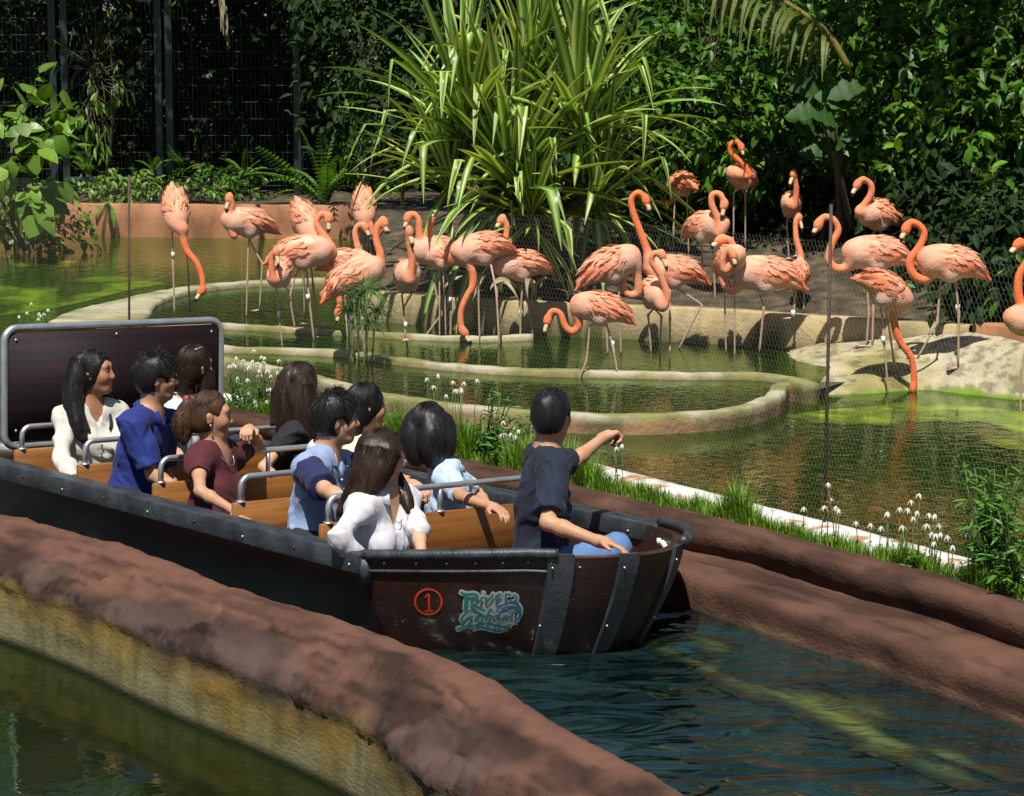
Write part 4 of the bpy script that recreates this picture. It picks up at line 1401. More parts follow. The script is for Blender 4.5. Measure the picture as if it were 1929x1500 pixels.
# --- row 1
def x_white(i):
    for j in range(4):
        mb = MB()
        mb.ell(i['NB'] - i['ax'] * (.17 + .06 * j) + i['tf'] * (.135 - .004 * j) , (.005, .005, .005), None, 8, 5)
        mb.build('shirt_button', mCream, i['root'], origin=i['base'])
    mb = MB()
    P = [i['NB'] + i['tl'] * .05 * math.cos(t) + i['tf'] * (.05 + .06 * math.sin(t)) - i['ax'] * (-.02 + .13 * math.sin(t)) for t in np.linspace(0, math.pi, 13)]
    mb.tube(P, .002, 5)
    mb.build('necklace', mGold, i['root'], origin=i['base'])
person('woman in a white collared shirt with long dark hair, nearest on the port side', 10.85, (718, 862), 12, (722, 932, .0), (712, 1085), -42, mSkin[0], mWhiteC,
       dict(m=mHairD, style='long', n=340, off=.014, lim=(.62, 1.75, 2.1), nl=100, wave=.8, face=(.118, -.05, .08, .085, .095),
            locks=[([(700, 845, -.03), (688, 885, -.06), (668, 925, -.08), (648, 955, -.09), (636, 972, -.09)], [.07, .062, .05, .036, .010]),
                   ([(728, 850, -.05), (712, 895, -.09), (690, 930, -.10), (668, 948, -.1)], [.066, .056, .04, .012]),
                   ([(745, 895, .06), (758, 925, .03), (768, 950, -.02), (774, 968, -.05)], [.03, .035, .03, .010])]),
       sleeve=dict(l=1.06, r=1.75), vneck=.17, vw=.05, collar=mWhiteC, tilt=-6, arms=dict(r=((637, 1015, True), (700, 1075, False)), l=((788, 1000, True), (796, 1056, True))), seat_yaw=-35, extra=x_white, trousers=mDenim)
# --- guide in the bow
def x_guide(i):
    cu = bpy.data.curves.new('print', 'FONT')
    cu.body = 'SAFARI'
    cu.size = .027
    cu.extrude = .0008
    ob = bpy.data.objects.new('print', cu)
    LINK(ob)
    bpy.context.view_layer.update()
    me = bpy.data.meshes.new_from_object(ob.evaluated_get(bpy.context.evaluated_depsgraph_get()))
    bpy.data.objects.remove(ob)
    me.materials.clear()
    me.materials.append(mat('pale blue print', [(.10, .26, .46)], 9, .6))
    shirt = [c for c in i['root'].children if c.name.startswith('shirt')][0]
    co = np.array([v.co for v in shirt.data.vertices])
    bv = BVHTree.FromPolygons([Vector(c) for c in co], [tuple(p.vertices) for p in shirt.data.polygons])
    org = WY(1046, 974, i['Y0'] - .3) - i['base']
    ex = nrm(np.array([.85, .0, .12]))
    d = nrm(ray(1062, 968))
    miss = []
    for v in me.vertices:
        p = org + ex * v.co.x + np.array([0, 0, 1.0]) * v.co.y
        h = bv.ray_cast(Vector(p - d * .3), Vector(d))
        if h[0] is None:
            miss.append(v.index)
        else:
            v.co = Vector(h[0]) - Vector(d) * (.004 + v.co.z)
    bm = bmesh.new()
    bm.from_mesh(me)
    bm.verts.ensure_lookup_table()
    bmesh.ops.delete(bm, geom=[bm.verts[j] for j in miss], context='VERTS')
    bm.to_mesh(me)
    bm.free()
    put('shirt_print', me, i['root'])
person('person in a navy T-shirt sitting in the bow and pointing at the flamingos', 10.95, (1040, 783), 58, (1030, 858, .02), (1015, 1062), 8, mSkin[1], mNavy,
       dict(m=mHairK, style='short', off=.014, n=800, len=.024, lift=.25, flow=(.3, 0, -.5)), female=False, sleeve=.80, vneck=.0,
       arms=dict(r=((1032, 985, True), (1128, 1020, True)), l=((1078, 872, False), (1135, 826, False))),
       hands=dict(l=dict(px=(1165, 812, False), n=(.1, -.2, -1), curl=1.25, s=1.0), r=dict(dir=np.array([.9, -.3, -.15]), n=(0, -.2, -1), curl=.3)), half=.185, trousers=mDenim,
       seat_yaw=-20, thigh_px=(1176, 1028, False, False), extra=x_guide)
# ------------------------------------------------------------------ flamingos
mBird = mat('flamingo plumage', [(.88, .84, .82), (1.08, 1.08, 1.08)], 22, .75, .3, 70, attr=True, sheen=.1)
mFeather = mat('flamingo feathers', [(.9, .9, .9), (1.08, 1.08, 1.08)], 20, .75, 0, attr=True, island=.08, transl=.3)
mBill = mat('flamingo bill', [(.95, .95, .95), (1.05, 1.05, 1.05)], 20, .4, attr=True)
mBand = mat('white leg band', [(.75, .75, .75), (.85, .85, .85)], 20, .4)
mYel = mat('yellow eye', [(.6, .5, .15)], 5, .2)
def feathers(seed, ruffle, orange):
    rg = np.random.default_rng(seed)
    mb = MB()
    n = 90
    for i in range(n):
        u = rg.uniform(-1, .35 if ruffle < .2 else .9)
        t = rg.uniform(-.35, math.pi + .35)            # around the back
        x = .17 * u - .03
        s = math.sqrt(max(.02, 1 - ((x + .0) / .215) ** 2))
        y, z = .112 * s * math.cos(t), .124 * s * math.sin(t)
        nn = nrm([x / .215 ** 2, y / .118 ** 2, z / .132 ** 2])
        d = nrm(np.array([-1, .15 * rg.normal(), -.28 - .15 * u]) + .13 * rg.normal(0, 1, 3))
        d = nrm(d - nn * (d @ nn) + nn * (.004 + .6 * ruffle * rg.uniform(.0, 1.0)))
        sd_ = np.cross(d, nn)
        rear = min(1, max(0, (.02 - x) / .15))
        ln = rg.uniform(.055, .09) * (1 + .7 * rear) * (1.0 + .1 * ruffle)
        wd = rg.uniform(.011, .016)
        p = np.array([x, y, z]) + nn * .0005
        V = [p - sd_ * wd * .4, p + sd_ * wd * .4, p + d * ln * .55 + sd_ * wd + nn * .002, p + d * ln * .55 - sd_ * wd + nn * .002, p + d * ln - nn * .003, p + d * ln * .5 + nn * .0035]
        low = min(1, max(0, (-z + .070 + .05 * rg.normal()) / .08)) * rear
        pale = np.array([.80, .43, .29]) * (1 - orange * .5) + np.array([.72, .28, .13]) * orange * .5
        mid = np.array([.78, .38, .24])
        k = .40 * rg.uniform(0, 1) ** 1.8
        c = pale * (1 - k) + mid * k
        c = c * (1 - low) + np.array([.74, .155, .035]) * low
        tipc = c * (.55 if rear > .9 and rg.uniform() < .3 else 1.0)
        mb.add(V, [(0, 1, 5), (1, 2, 5), (2, 4, 5), (4, 3, 5), (3, 0, 5)], np.array([c, c, c, c, tipc, c * 1.04]))
    for sg in (1, -1):                                  # long folded flight feathers towards the tail
        for j in range(9):
            p = np.array([-.10 - .008 * j, sg * (.085 - .006 * j), .03 - .012 * j])
            d = nrm(np.array([-1, -sg * .18, -.30 + .02 * j]))
            sd_ = np.array([0, .3 * sg, 1.0])
            ln = .20 - .008 * j
            wd = .013
            c = np.array([.74, .15, .035]) if j > 2 else np.array([.76, .36, .22])
            tc = np.array([.05, .03, .025]) if j > 5 else c
            V = [p - sd_ * wd, p + sd_ * wd, p + d * ln * .6 + sd_ * wd * .9, p + d * ln * .6 - sd_ * wd * .9, p + d * ln]
            mb.add(V, [(0, 1, 2, 3), (3, 2, 4)], np.array([c, c, c, c, tc]))
    return mb.mesh('feathers', mFeather, True, cols=True)
FEA = [feathers(1, .05, .1), feathers(2, .12, .45), feathers(3, .30, .25), feathers(4, .25, 1.0)]
def bird(label, body, k, yaw, pitch, legs, gz, neck, bill, o=.5, fv=0, Y=None, roll=0, bands=(), tail=1.0, bend=1):
    """pixels: body centre, legs as polylines to the foot, neck polyline ending at the head, bill tip; gz: ground height under the feet"""
    if Y is None and gz == 'mound':
        gz = on_mound(*legs[0][-1])
    if Y is None:
        Y = WZ(*legs[0][-1], gz)[1]
    C = WY(body[0], body[1], Y)
    f, l, u = frame(yaw, pitch, roll)
    RM = np.stack([f, l, u], 1)
    at = lambda x, y, z: C + RM @ (np.array([x, y, z]) * k)
    pale = np.array([.78, .375, .235]) * (1 - o * .6) + np.array([.76, .27, .12]) * o * .6
    nkc = np.array([.78, .30, .15]) * (1 - o) + np.array([.80, .15, .03]) * o
    pk = np.array([.78, .46, .34]) * (1 - o * .5) + pale * o * .5
    og = (.74, .16, .04)
    P = [ell(at(0, 0, 0), RM, np.array((.198, .100, .115)) * k, .05 * k, tuple(pale)),
         ell(at(.10, 0, -.02), RM, np.array((.115, .095, .108)) * k, .05 * k, tuple(pk)),
         cap(at(-.08, 0, .0), at(-.25, 0, -.05), .088 * k, .032 * k, .06 * k, tuple(pale * .95)),
         cap(at(-.22, 0, -.04), at(-.22 - .10 * tail, 0, -.08), .034 * k, .010 * k, .04 * k, og),
         ell(at(-.02, .045, -.09), RM, np.array((.06, .045, .06)) * k, .05 * k, (.78, .48, .38)), ell(at(-.02, -.045, -.09), RM, np.array((.06, .045, .06)) * k, .05 * k, (.78, .48, .38))]
    br = at(.175, 0, -.005)
    Yn = br[1] + (.03 * f[1])
    npts = [at(.10, 0, .0), br] + [WY(x, y, Yn + f[1] * .05 * i / len(neck)) for i, (x, y) in enumerate(neck)]
    NP = catmull(npts, 40)
    rad = np.interp(np.linspace(0, 1, 40), [0, .12, .3, .8, 1], [.070, .048, .029, .0205, .022]) * k
    for i in range(39):
        t = min(1, i / 30)
        c_ = pale * (1 - t) + nkc * t if i < 12 else nkc
        P.append(cap(NP[i], NP[i + 1], rad[i], rad[i + 1], .012 if i > 8 else .03, tuple(c_)))
    Hd = NP[-1]
    Bt = WY(bill[0], bill[1], Hd[1] - .01)
    bd = nrm(Bt - Hd)
    nd_ = nrm(NP[-1] - NP[-5])
    side = np.cross(bd, nd_)
    side = nrm(side) if np.linalg.norm(side) > .1 else np.array([0, 1.0, 0])
    hu = np.cross(side, bd)
    HRm = np.stack([bd, side, hu], 1)
    hc = Hd + bd * .012 * k
    P.append(ell(hc, HRm, np.array((.052, .030, .036)) * k, .014, tuple(nkc * .98)))
    V, F, Cc = sdf_mesh(P, .0075 * min(1.1, max(.8, k)), (), 0, True)
    Lc = (V - C) @ RM / k
    bm_w = np.clip((1.55 - np.sqrt((Lc[:, 0] / .20) ** 2 + (Lc[:, 1] / .105) ** 2 + (Lc[:, 2] / .125) ** 2)) * 4, 0, 1) * np.clip((Lc[:, 2] + .075) * 16, 0, 1) * np.clip((.13 - Lc[:, 0]) * 12, 0, 1)
    wv_ = Lc + .02 * np.stack([0 * Lc[:, 0], fbm(Lc, 9, 2, 3), fbm(Lc, 9, 2, 4)], 1)
    stk = fbm(wv_ * [6, 46, 46], 1.0, 3, int(body[0]) % 50)
    V = V + vert_normals(V, F) * (stk * bm_w * .0055 * k)[:, None]
    Cc = Cc * (1 + .42 * np.clip(stk, -.6, .6) * bm_w)[:, None] + (np.clip(stk, 0, 1) * bm_w * .10)[:, None]
    pw = np.clip((.055 + .03 * stk - Lc[:, 2] - .25 * (Lc[:, 0] + .10)) * 22, 0, 1) * np.clip((Lc[:, 2] + .085 + .3 * (Lc[:, 0] + .1)) * 22, 0, 1) * np.clip((-.015 - Lc[:, 0] + .03 * stk) * 16, 0, 1) * np.clip((np.abs(Lc[:, 1]) - .02) * 40, 0, 1) * bm_w
    pw = (pw * (.35 + .65 * o))[:, None]
    Cc = np.clip(Cc * (1 - pw) + np.array([.78, .17, .035]) * pw, 0, 1)
    mb = MB()
    mb.add(V, F, Cc)
    foot = None
    for j, lg in enumerate(legs):
        sg = 1 if j == 0 else -1
        hip = at(-.02, .05 * sg, -.09)
        Yl = C[1] + .03 * sg * l[1]
        Yf = WZ(*lg[-1], gz)[1]
        Yf = Yf if abs(Yf - Y) < .5 else Yl
        pts = [hip] + [WY(x, y, Yl + (Yf - Yl) * (q + 1) / len(lg)) for q, (x, y) in enumerate(lg)]
        if foot is None:
            foot = pts[-1]
        Lp = np.vstack([np.linspace(pts[i], pts[i + 1], 7)[(1 if i else 0):] for i in range(len(pts) - 1)])
        rd = np.full(len(Lp), .0082 * k)
        rd[:4] = np.array([.032, .022, .014, .0105]) * k
        kn = [6 * i for i in range(1, len(pts) - 1)]
        for q in kn[-1:]:
            if len(pts) > 3 or True:
                rd[min(q, len(rd) - 1)] = .0125 * k
        tt = np.linspace(0, 1, len(Lp))[:, None]
        lc = np.array([.62, .38, .33]) * (1 - tt) + np.array([.36, .27, .16]) * tt
        mb.tube(Lp, rd, 7, lc)
        e = Lp[-1]
        fdir = nrm([f[0], f[1], 0]) if abs(f[0]) + abs(f[1]) > .2 else np.array([-1.0, 0, 0])
        fs = np.array([-fdir[1], fdir[0], 0])
        w = .075 * k
        Vf = [e + [0, 0, .012], e + fdir * w + fs * w * .55, e + fdir * w * 1.15, e + fdir * w - fs * w * .55, e - fdir * .015, e + fdir * w * .5 + [0, 0, .006]]
        mb.add(Vf, [(0, 1, 2), (0, 2, 3), (0, 4, 1), (0, 3, 4), (1, 5, 2), (2, 5, 3), (3, 5, 4), (4, 5, 1)], (.62, .33, .30))
    base = foot if foot is not None else C - [0, 0, .8]
    root = mb.build('flamingo', mBird, None, True, base, cols=True, label=label, cat='flamingo', group='flamingos wading in the pools')
    fo = put('feathers', FEA[fv], root)
    fo.matrix_local = Matrix.Translation(Vector(C - base)) @ (Matrix([[*RM[0]], [*RM[1]], [*RM[2]]]).to_4x4()) @ Matrix.Scale(k, 4)
    fo['kind'] = 'stuff'
    # bill: pale base, black hooked tip
    bm_ = MB()
    ctrl = (hc + bd * .03 * k + Bt) / 2 + hu * .016 * k * bend
    b0 = hc + bd * .034 * k
    t = np.linspace(0, 1, 12)[:, None]
    Bp = (1 - t) ** 2 * b0 + 2 * t * (1 - t) * ctrl + t * t * Bt
    cb = np.where(t < .12, [[.75, .42, .22]], np.where(t < .60, [[.74, .62, .36]], [[.015, .012, .012]]))
    bm_.tube(Bp, np.array([.024, .0245, .0245, .024, .0235, .023, .022, .0205, .0185, .0155, .011, .004]) * k, 9, cb, flat=.8)
    bm_.build('bill', mBill, root, origin=base, cols=True)
    for sg in (1, -1):
        e = MB()
        e.ell(hc + bd * .012 * k + side * .027 * k * sg + hu * .008 * k, (.0055 * k, .0055 * k, .0055 * k), None, 7, 5)
        e.build('eye', mYel, root, origin=base)
    for x, y in bands:
        e = MB()
        p = WY(x, y, C[1])
        e.tube([p - [0, 0, .022], p + [0, 0, .022]], .0155 * k, 10)
        e.build('leg_band', mBand, root, origin=base)
    return root
LW = .385   # underwater feet
bird('flamingo at the far left with its neck hanging straight down to the water', (331, 393), 1.0, -75, -48, [[(324, 430), (326, 492), (329, 598)], [(350, 445), (355, 530), (358, 590)]], .43,
     [(343, 432), (346, 452), (353, 474), (371, 497), (381, 525), (382, 546)], (364, 568), .85, 2, bands=((326, 480),))
bird('flamingo with folded neck beside the far left bird, black bill tip down', (466, 416), .98, 205, 8, [[(468, 455), (466, 525), (464, 602)], [(474, 462), (494, 496), (489, 585)]], .43,
     [(441, 444), (434, 428), (436, 402), (437, 384), (432, 371)], (427, 402), .35, 1)
bird('ruffled flamingo dipping its bill in the pool, half hidden behind a preening one', (576, 415), .92, -60, -40, [[(583, 470), (590, 540), (596, 636)], [(570, 470), (572, 530), (575, 630)]], .42,
     [(597, 458), (606, 490), (622, 510), (634, 540), (640, 572), (638, 586)], (632, 610), .6, 2)
bird('pale flamingo with an S-curved neck and white leg band left of the sedge', (572, 472), 1.03, 12, 4, [[(578, 512), (582, 560), (592, 646)], [(556, 520), (546, 560), (560, 610)]], .40,
     [(605, 490), (622, 485), (627, 470), (615, 450), (601, 432), (597, 415), (607, 403), (619, 409)], (617, 440), .3, 0, bands=((580, 560),))
bird('small flamingo with its head tucked in to preen its breast', (527, 512), .80, -100, -15, [[(520, 545), (525, 590), (533, 662)], [(542, 545), (547, 570), (556, 620)]], .38,
     [(516, 528), (512, 505), (514, 482), (520, 473)], (524, 507), .45, 1, bands=((525, 592),))
bird('flamingo with a bright orange tail leaning over the papyrus-like sedge', (668, 518), 1.02, 28, 22, [[(652, 560), (660, 600), (666, 690)], [(674, 560), (682, 610), (690, 690)]], .36,
     [(705, 525), (717, 515), (717, 482), (709, 452), (712, 425), (722, 417)], (728, 442), .45, 0, bands=((662, 598), (683, 602)))
bird('pink flamingo with an arched pale neck behind the orange-tailed one', (658, 492), .85, 10, 0, [[(650, 540), (652, 600), (655, 640)], [(665, 540), (668, 590), (672, 640)]], .41,
     [(683, 490), (672, 458), (669, 437), (676, 424), (687, 426)], (695, 450), .15, 1)
bird('fluffed flamingo with its rump raised in front of the back wall', (686, 390), .92, -80, -50, [[(690, 430), (700, 480), (705, 585)], [(680, 430), (682, 480), (684, 585)]], .44,
     [(697, 424), (702, 440), (712, 442), (722, 428)], (733, 440), .55, 2)
bird('flamingo facing the boat with its neck straight up and head bowed', (767, 515), .92, -85, 5, [[(757, 555), (762, 605), (770, 680)], [(775, 555), (760, 580), (764, 640)]], .36,
     [(772, 528), (776, 492), (770, 455), (771, 434)], (777, 468), .35, 1, bands=((764, 612),))
bird('flamingo with a hooked neck and orange wing edge above the beige wall', (823, 472), 1.0, 195, 12, [[(813, 508), (822, 555), (832, 592), (791, 648)], [(838, 515), (850, 545), (848, 668)]], .38,
     [(792, 470), (790, 440), (788, 415), (779, 404), (769, 408)], (764, 434), .4, 0, bands=((847, 565),))
bird('flamingo mostly hidden, only its raised orange neck showing over its neighbour', (832, 480), .75, 180, 10, [[(835, 520), (838, 560), (840, 640)], [(828, 520), (828, 560), (828, 640)]], .42,
     [(808, 470), (807, 448), (810, 428), (813, 416)], (815, 398), .6, 1)
bird('flamingo bending its long neck down to the water before the beige wall', (903, 466), .98, 195, -6, [[(893, 505), (901, 548), (904, 652)], [(925, 500), (935, 548), (941, 657)]], .40,
     [(877, 490), (890, 515), (890, 540), (880, 558), (869, 585), (868, 610), (872, 624)], (890, 648), .55, 1, bands=((936, 545),))
bird('pale pink flamingo with an upright neck in front of the striped plant', (977, 497), .95, 200, 2, [[(984, 535), (981, 590), (980, 645)], [(992, 535), (996, 570), (1004, 640)]], .41,
     [(950, 512), (945, 482), (953, 450), (954, 424), (946, 412)], (935, 434), .15, 1, bands=((981, 590),))
bird('flamingo wading in front with its neck coiled low and an orange wing patch', (1130, 578), .86, 178, 12, [[(1111, 615), (1105, 681), (1085, 728)], [(1143, 612), (1155, 655), (1168, 729)]], .34,
     [(1086, 592), (1091, 612), (1079, 625), (1065, 616), (1055, 591), (1040, 587), (1032, 601)], (1027, 634), .75, 3, bands=((1154, 648),))
bird('ruffled flamingo spreading its flank feathers with its neck curled back', (1150, 497), 1.0, 12, 22, [[(1140, 540), (1142, 600), (1145, 672)], [(1165, 540), (1168, 600), (1170, 672)]], .41,
     [(1203, 545), (1188, 556), (1174, 543), (1177, 512), (1181, 486), (1170, 469), (1156, 471)], (1145, 507), .25, 2)
bird('flamingo facing forward with its neck looped over its pale breast', (1234, 550), .90, -80, -8, [[(1221, 593), (1227, 669)], [(1246, 596), (1241, 694)]], .40,
     [(1248, 578), (1257, 560), (1245, 522), (1228, 494), (1232, 478), (1246, 478)], (1256, 512), .15, 1)
bird('tall flamingo holding its neck high in the middle of the group, one leg bent back', (1268, 508), .95, 185, 8, [[(1276, 544), (1322, 574), (1276, 662)], [(1262, 545), (1262, 600), (1262, 668)]], .41,
     [(1226, 492), (1207, 440), (1192, 398), (1190, 374), (1203, 363), (1216, 374)], (1223, 404), .8, 0)
bird('orange flamingo seen from behind near the striped plant, neck stretched left', (1282, 345), .78, 120, -5, [[(1271, 381), (1269, 430), (1268, 470)], [(1294, 378), (1296, 430), (1298, 498)]], .80,
     [(1266, 378), (1250, 383), (1236, 381), (1228, 388)], (1216, 402), .7, 3, Y=20.2)
bird('flamingo standing in the shade with its neck coiled against its breast', (1397, 330), .80, -125, 12, [[(1382, 363), (1382, 449)], [(1404, 366), (1404, 470)]], .86,
     [(1411, 332), (1399, 309), (1376, 288), (1376, 272), (1388, 267), (1396, 276)], (1400, 297), .85, 1, Y=20.1)
bird('pale flamingo preening with a looped neck above the beige wall', (1332, 424), .95, -50, 8, [[(1322, 458), (1323, 505), (1324, 552)], [(1342, 462), (1345, 500), (1348, 590)]], .76,
     [(1353, 440), (1351, 412), (1341, 386), (1342, 367), (1356, 366), (1365, 384)], (1357, 413), .2, 1, Y=19.2)
bird('flamingo half hidden behind the pale bird with an outstretched leg, feathers ruffled', (1374, 488), .85, -70, 20, [[(1365, 547), (1366, 600), (1368, 669)], [(1384, 550), (1384, 610), (1384, 694)]], .41,
     [(1366, 510), (1362, 490), (1372, 470), (1380, 478)], (1384, 505), .2, 2)
bird('large pale flamingo stretching one leg backwards in the pool', (1440, 513), 1.06, 178, 8, [[(1434, 560), (1439, 577), (1430, 669)], [(1462, 552), (1500, 541), (1494, 600)]], .41,
     [(1392, 538), (1375, 547), (1362, 528), (1367, 497), (1381, 472), (1375, 453), (1359, 450)], (1340, 470), .3, 0, bands=((1494, 590),))
bird('small flamingo seen from behind with a thin raised neck', (1506, 512), .74, 85, 10, [[(1494, 547), (1498, 600), (1503, 650)], [(1515, 550), (1513, 600), (1512, 655)]], .43,
     [(1508, 482), (1500, 450), (1499, 418), (1505, 408)], (1511, 440), .35, 1)
bird('flamingo in the shade under the shrubs facing the boat with a straight neck', (1491, 382), .78, -100, 5, [[(1482, 415), (1484, 455), (1486, 487)], [(1497, 415), (1499, 455), (1500, 482)]], .84,
     [(1496, 390), (1500, 362), (1498, 338), (1495, 326)], (1487, 356), .5, 1, Y=19.8, bands=((1484, 455),))
bird('shaded brown-backed flamingo with a pale bill under the dark shrubs', (1654, 402), .90, 215, 8, [[(1640, 445), (1640, 500), (1640, 548)], [(1664, 445), (1664, 500), (1664, 548)]], .80,
     [(1622, 396), (1640, 368), (1640, 348), (1626, 338), (1616, 346)], (1605, 372), .45, 3, Y=19.0)
bird('flamingo with an arched neck and orange wing behind the thin pole', (1648, 474), 1.0, 180, 4, [[(1632, 521), (1637, 588), (1632, 652)], [(1645, 525), (1645, 580), (1643, 652)]], 'mound',
     [(1602, 498), (1578, 507), (1561, 490), (1567, 460), (1579, 434), (1570, 414), (1553, 409), (1543, 420)], (1533, 445), .45, 0)
bird('large flamingo walking on the dry mound at the right with a deep S neck', (1788, 492), .98, 182, 10, [[(1800, 530), (1806, 588), (1805, 694)], [(1771, 534), (1766, 607), (1728, 676)]], 'mound',
     [(1752, 518), (1737, 527), (1718, 514), (1715, 489), (1733, 463), (1741, 440), (1731, 424), (1716, 419), (1708, 428)], (1698, 457), .8, 0, bands=((1804, 580),))
bird('deep orange flamingo stretching its neck straight down to drink at the water edge', (1672, 545), .90, 20, -30, [[(1660, 582), (1666, 646), (1674, 752)], [(1672, 600), (1684, 680), (1695, 738)]], 'mound',
     [(1686, 585), (1685, 612), (1697, 646), (1716, 673), (1722, 708), (1721, 728)], (1718, 754), .95, 2, bands=((1664, 640),))
bird('flamingo cut off by the right edge of the picture, only its head and neck showing', (1955, 600), .95, 180, 4, [[(1935, 640), (1924, 700), (1922, 795)], [(1960, 640), (1960, 700), (1960, 790)]], .24,
     [(1930, 590), (1919, 562), (1920, 520), (1938, 485), (1933, 464), (1920, 458)], (1902, 483), .9, 1)
# ------------------------------------------------------------------ plants
def leafm(name, a, b, rough=.4, tr=.25, obj=False, spec=.5, attr=False):
    return mat(name, [a, b], 9, rough, .15, 40, island=0 if obj else .32, objrand=.32 if obj else 0, transl=tr, spec=spec, attr=attr)
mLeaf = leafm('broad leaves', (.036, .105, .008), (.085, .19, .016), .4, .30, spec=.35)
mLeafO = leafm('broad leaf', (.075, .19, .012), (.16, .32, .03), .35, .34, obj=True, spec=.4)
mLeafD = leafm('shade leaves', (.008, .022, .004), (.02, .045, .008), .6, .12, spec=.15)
mLeafY = leafm('yellow green leaves', (.08, .17, .015), (.14, .24, .025))
mLeafYO = leafm('yellow green leaf', (.09, .19, .018), (.16, .27, .03), obj=True)
mFern = leafm('fern fronds', (.08, .20, .02), (.13, .28, .03), .5, .3)
mGrass = leafm('grass blades', (.09, .21, .012), (.20, .34, .025), .5, .3)
mHerb = leafm('herb leaves', (.05, .14, .015), (.09, .22, .025), .45, .25)
mBark = mat('bark', [(.04, .03, .02), (.11, .085, .06)], 8, .9, .6, 30, stretch=(1, 1, .3))
mStem = mat('green stems', [(.05, .09, .02), (.09, .14, .03)], 12, .6)
mStrap = mat('striped strap leaf', [(.92, .92, .92), (1.05, 1.05, 1.05)], 9, .38, attr=True, objrand=.2, transl=.25)
mDry = mat('dry leaf', [(.24, .19, .11), (.4, .34, .22)], 7, .7, transl=.15, objrand=.2)
mFrond = leafm('palm leaflets', (.07, .11, .014), (.13, .16, .025), .45, .3)
mBracts = mat('white bracts', [(.55, .57, .5), (.68, .69, .64)], 12, .6, transl=.3)
mPole = mat('rusty pole', [(.035, .02, .012), (.075, .045, .03)], 12, .7, .2, 60)
mFence = mat('dark green fence paint', [(.006, .016, .016), (.012, .026, .026)], 8, .5)
mWire = mat('wire', [(.30, .31, .26), (.42, .43, .36)], 20, .45, metallic=.3)

def ovate(w=.42, fold=.10, droop=.16, n=5):
    xs = np.linspace(0, 1, n)
    hw = w * .5 * np.sin(np.pi * np.clip(xs * 1.0, 0, 1) ** .8) ** .85
    V, F = [], []
    for x, h in zip(xs, hw):
        z = -droop * x * x
        V += [(x, -h, z + fold * h), (x, 0, z), (x, h, z + fold * h)]
    for i in range(n - 1):
        for j in (0, 1):
            a = i * 3 + j
            F.append((a, a + 3, a + 4, a + 1))
    return np.array(V), np.array(F)
LT = [ovate(.45, .35, .18), ovate(.38, .2, .32), ovate(.5, .5, .05), ovate(.42, .1, .5)]
LN = [ovate(.20, .3, .2), ovate(.16, .2, .4), ovate(.24, .4, .1)]
LR = [ovate(.85, .15, .2, 7), ovate(.78, .25, .35, 7), ovate(.9, .1, .1, 7)]
def stamp(tpl, pos, Mx):
    """tpl (V,F) placed at pos (n,3) with matrices Mx (n,3,3) whose columns are scaled axes"""
    V, F = tpl
    n = len(pos)
    W = np.einsum('nij,vj->nvi', Mx, V) + pos[:, None, :]
    FF = F[None] + (np.arange(n) * len(V))[:, None, None]
    return W.reshape(-1, 3), FF.reshape(-1, F.shape[1])
def stamps(tpls, pos, Mx, rg):
    Vs, Fs, o = [], [], 0
    k = rg.integers(0, len(tpls), len(pos))
    for i, t in enumerate(tpls):
        m = k == i
        if m.any():
            V, F = stamp(t, pos[m], Mx[m])
            Vs.append(V)
            Fs.append(F + o)
            o += len(V)
    return np.vstack(Vs), np.vstack(Fs)
def axes(d, up, s):
    d = d / np.maximum(np.linalg.norm(d, axis=1), 1e-9)[:, None]
    side = np.cross(up, d)
    side = side / np.maximum(np.linalg.norm(side, axis=1), 1e-6)[:, None]
    n = np.cross(d, side)
    return np.stack([d, side, n], 2) * s[:, None, None]
def twigs(c, rad, n, per, ln, rg, shell=.55, droop=.3, front=.0):
    """clusters of leaves in an uneven ellipsoid; returns leaf positions, matrices, twig segments"""
    d = rg.normal(0, 1, (n * 2, 3))
    d /= np.linalg.norm(d, axis=1)[:, None]
    if front:
        d = d[np.argsort(d[:, 1] + rg.normal(0, 1 / front, len(d)))][:n]
    else:
        d = d[:n]
    r = rg.uniform(shell ** 3, 1, n) ** (1 / 3)
    r *= 1 + .28 * fbm(d * 1.6 + c[0], 1.3, 3, int(abs(c[0] * 31)) % 97)
    T = c + d * r[:, None] * rad
    td = d * [1, 1, .6] + rg.normal(0, .55, (n, 3)) + [0, -.15, .15]
    td /= np.linalg.norm(td, axis=1)[:, None]
    pos, dr, upv = [], [], []
    for j in range(per):
        a = rg.uniform(0, 2 * np.pi, n)
        o = rg.normal(0, 1, (n, 3))
        o -= td * (o * td).sum(1)[:, None]
        o /= np.maximum(np.linalg.norm(o, axis=1), 1e-6)[:, None]
        pos.append(T + td * (ln * .42 * j)[:, None] if np.ndim(ln) else T + td * ln * .42 * j)
        dr.append(td * .55 + o * .9 + [0, 0, -droop] + rg.normal(0, .15, (n, 3)))
        upv.append(np.array([0, -.25, 1.0]) + rg.normal(0, .38, (n, 3)))
    pos, dr, upv = np.vstack(pos), np.vstack(dr), np.vstack(upv)
    return pos, axes(dr, upv, ln * rg.uniform(.6, 1.2, len(pos))), T, td
LEAFME = {}
def leaf_objs(root, base, pos, Mx, tpls, m, key, name='leaf'):
    for i in range(len(pos)):
        j = i % len(tpls)
        if (key, j) not in LEAFME:
            LEAFME[key, j] = new_mesh('leaf', tpls[j][0], tpls[j][1], m)
        o = bpy.data.objects.new(name, LEAFME[key, j])
        LINK(o)
        o.parent = root
        M4 = Matrix([[*Mx[i][0], pos[i][0] - base[0]], [*Mx[i][1], pos[i][1] - base[1]], [*Mx[i][2], pos[i][2] - base[2]], [0, 0, 0, 1]])
        o.matrix_local = M4
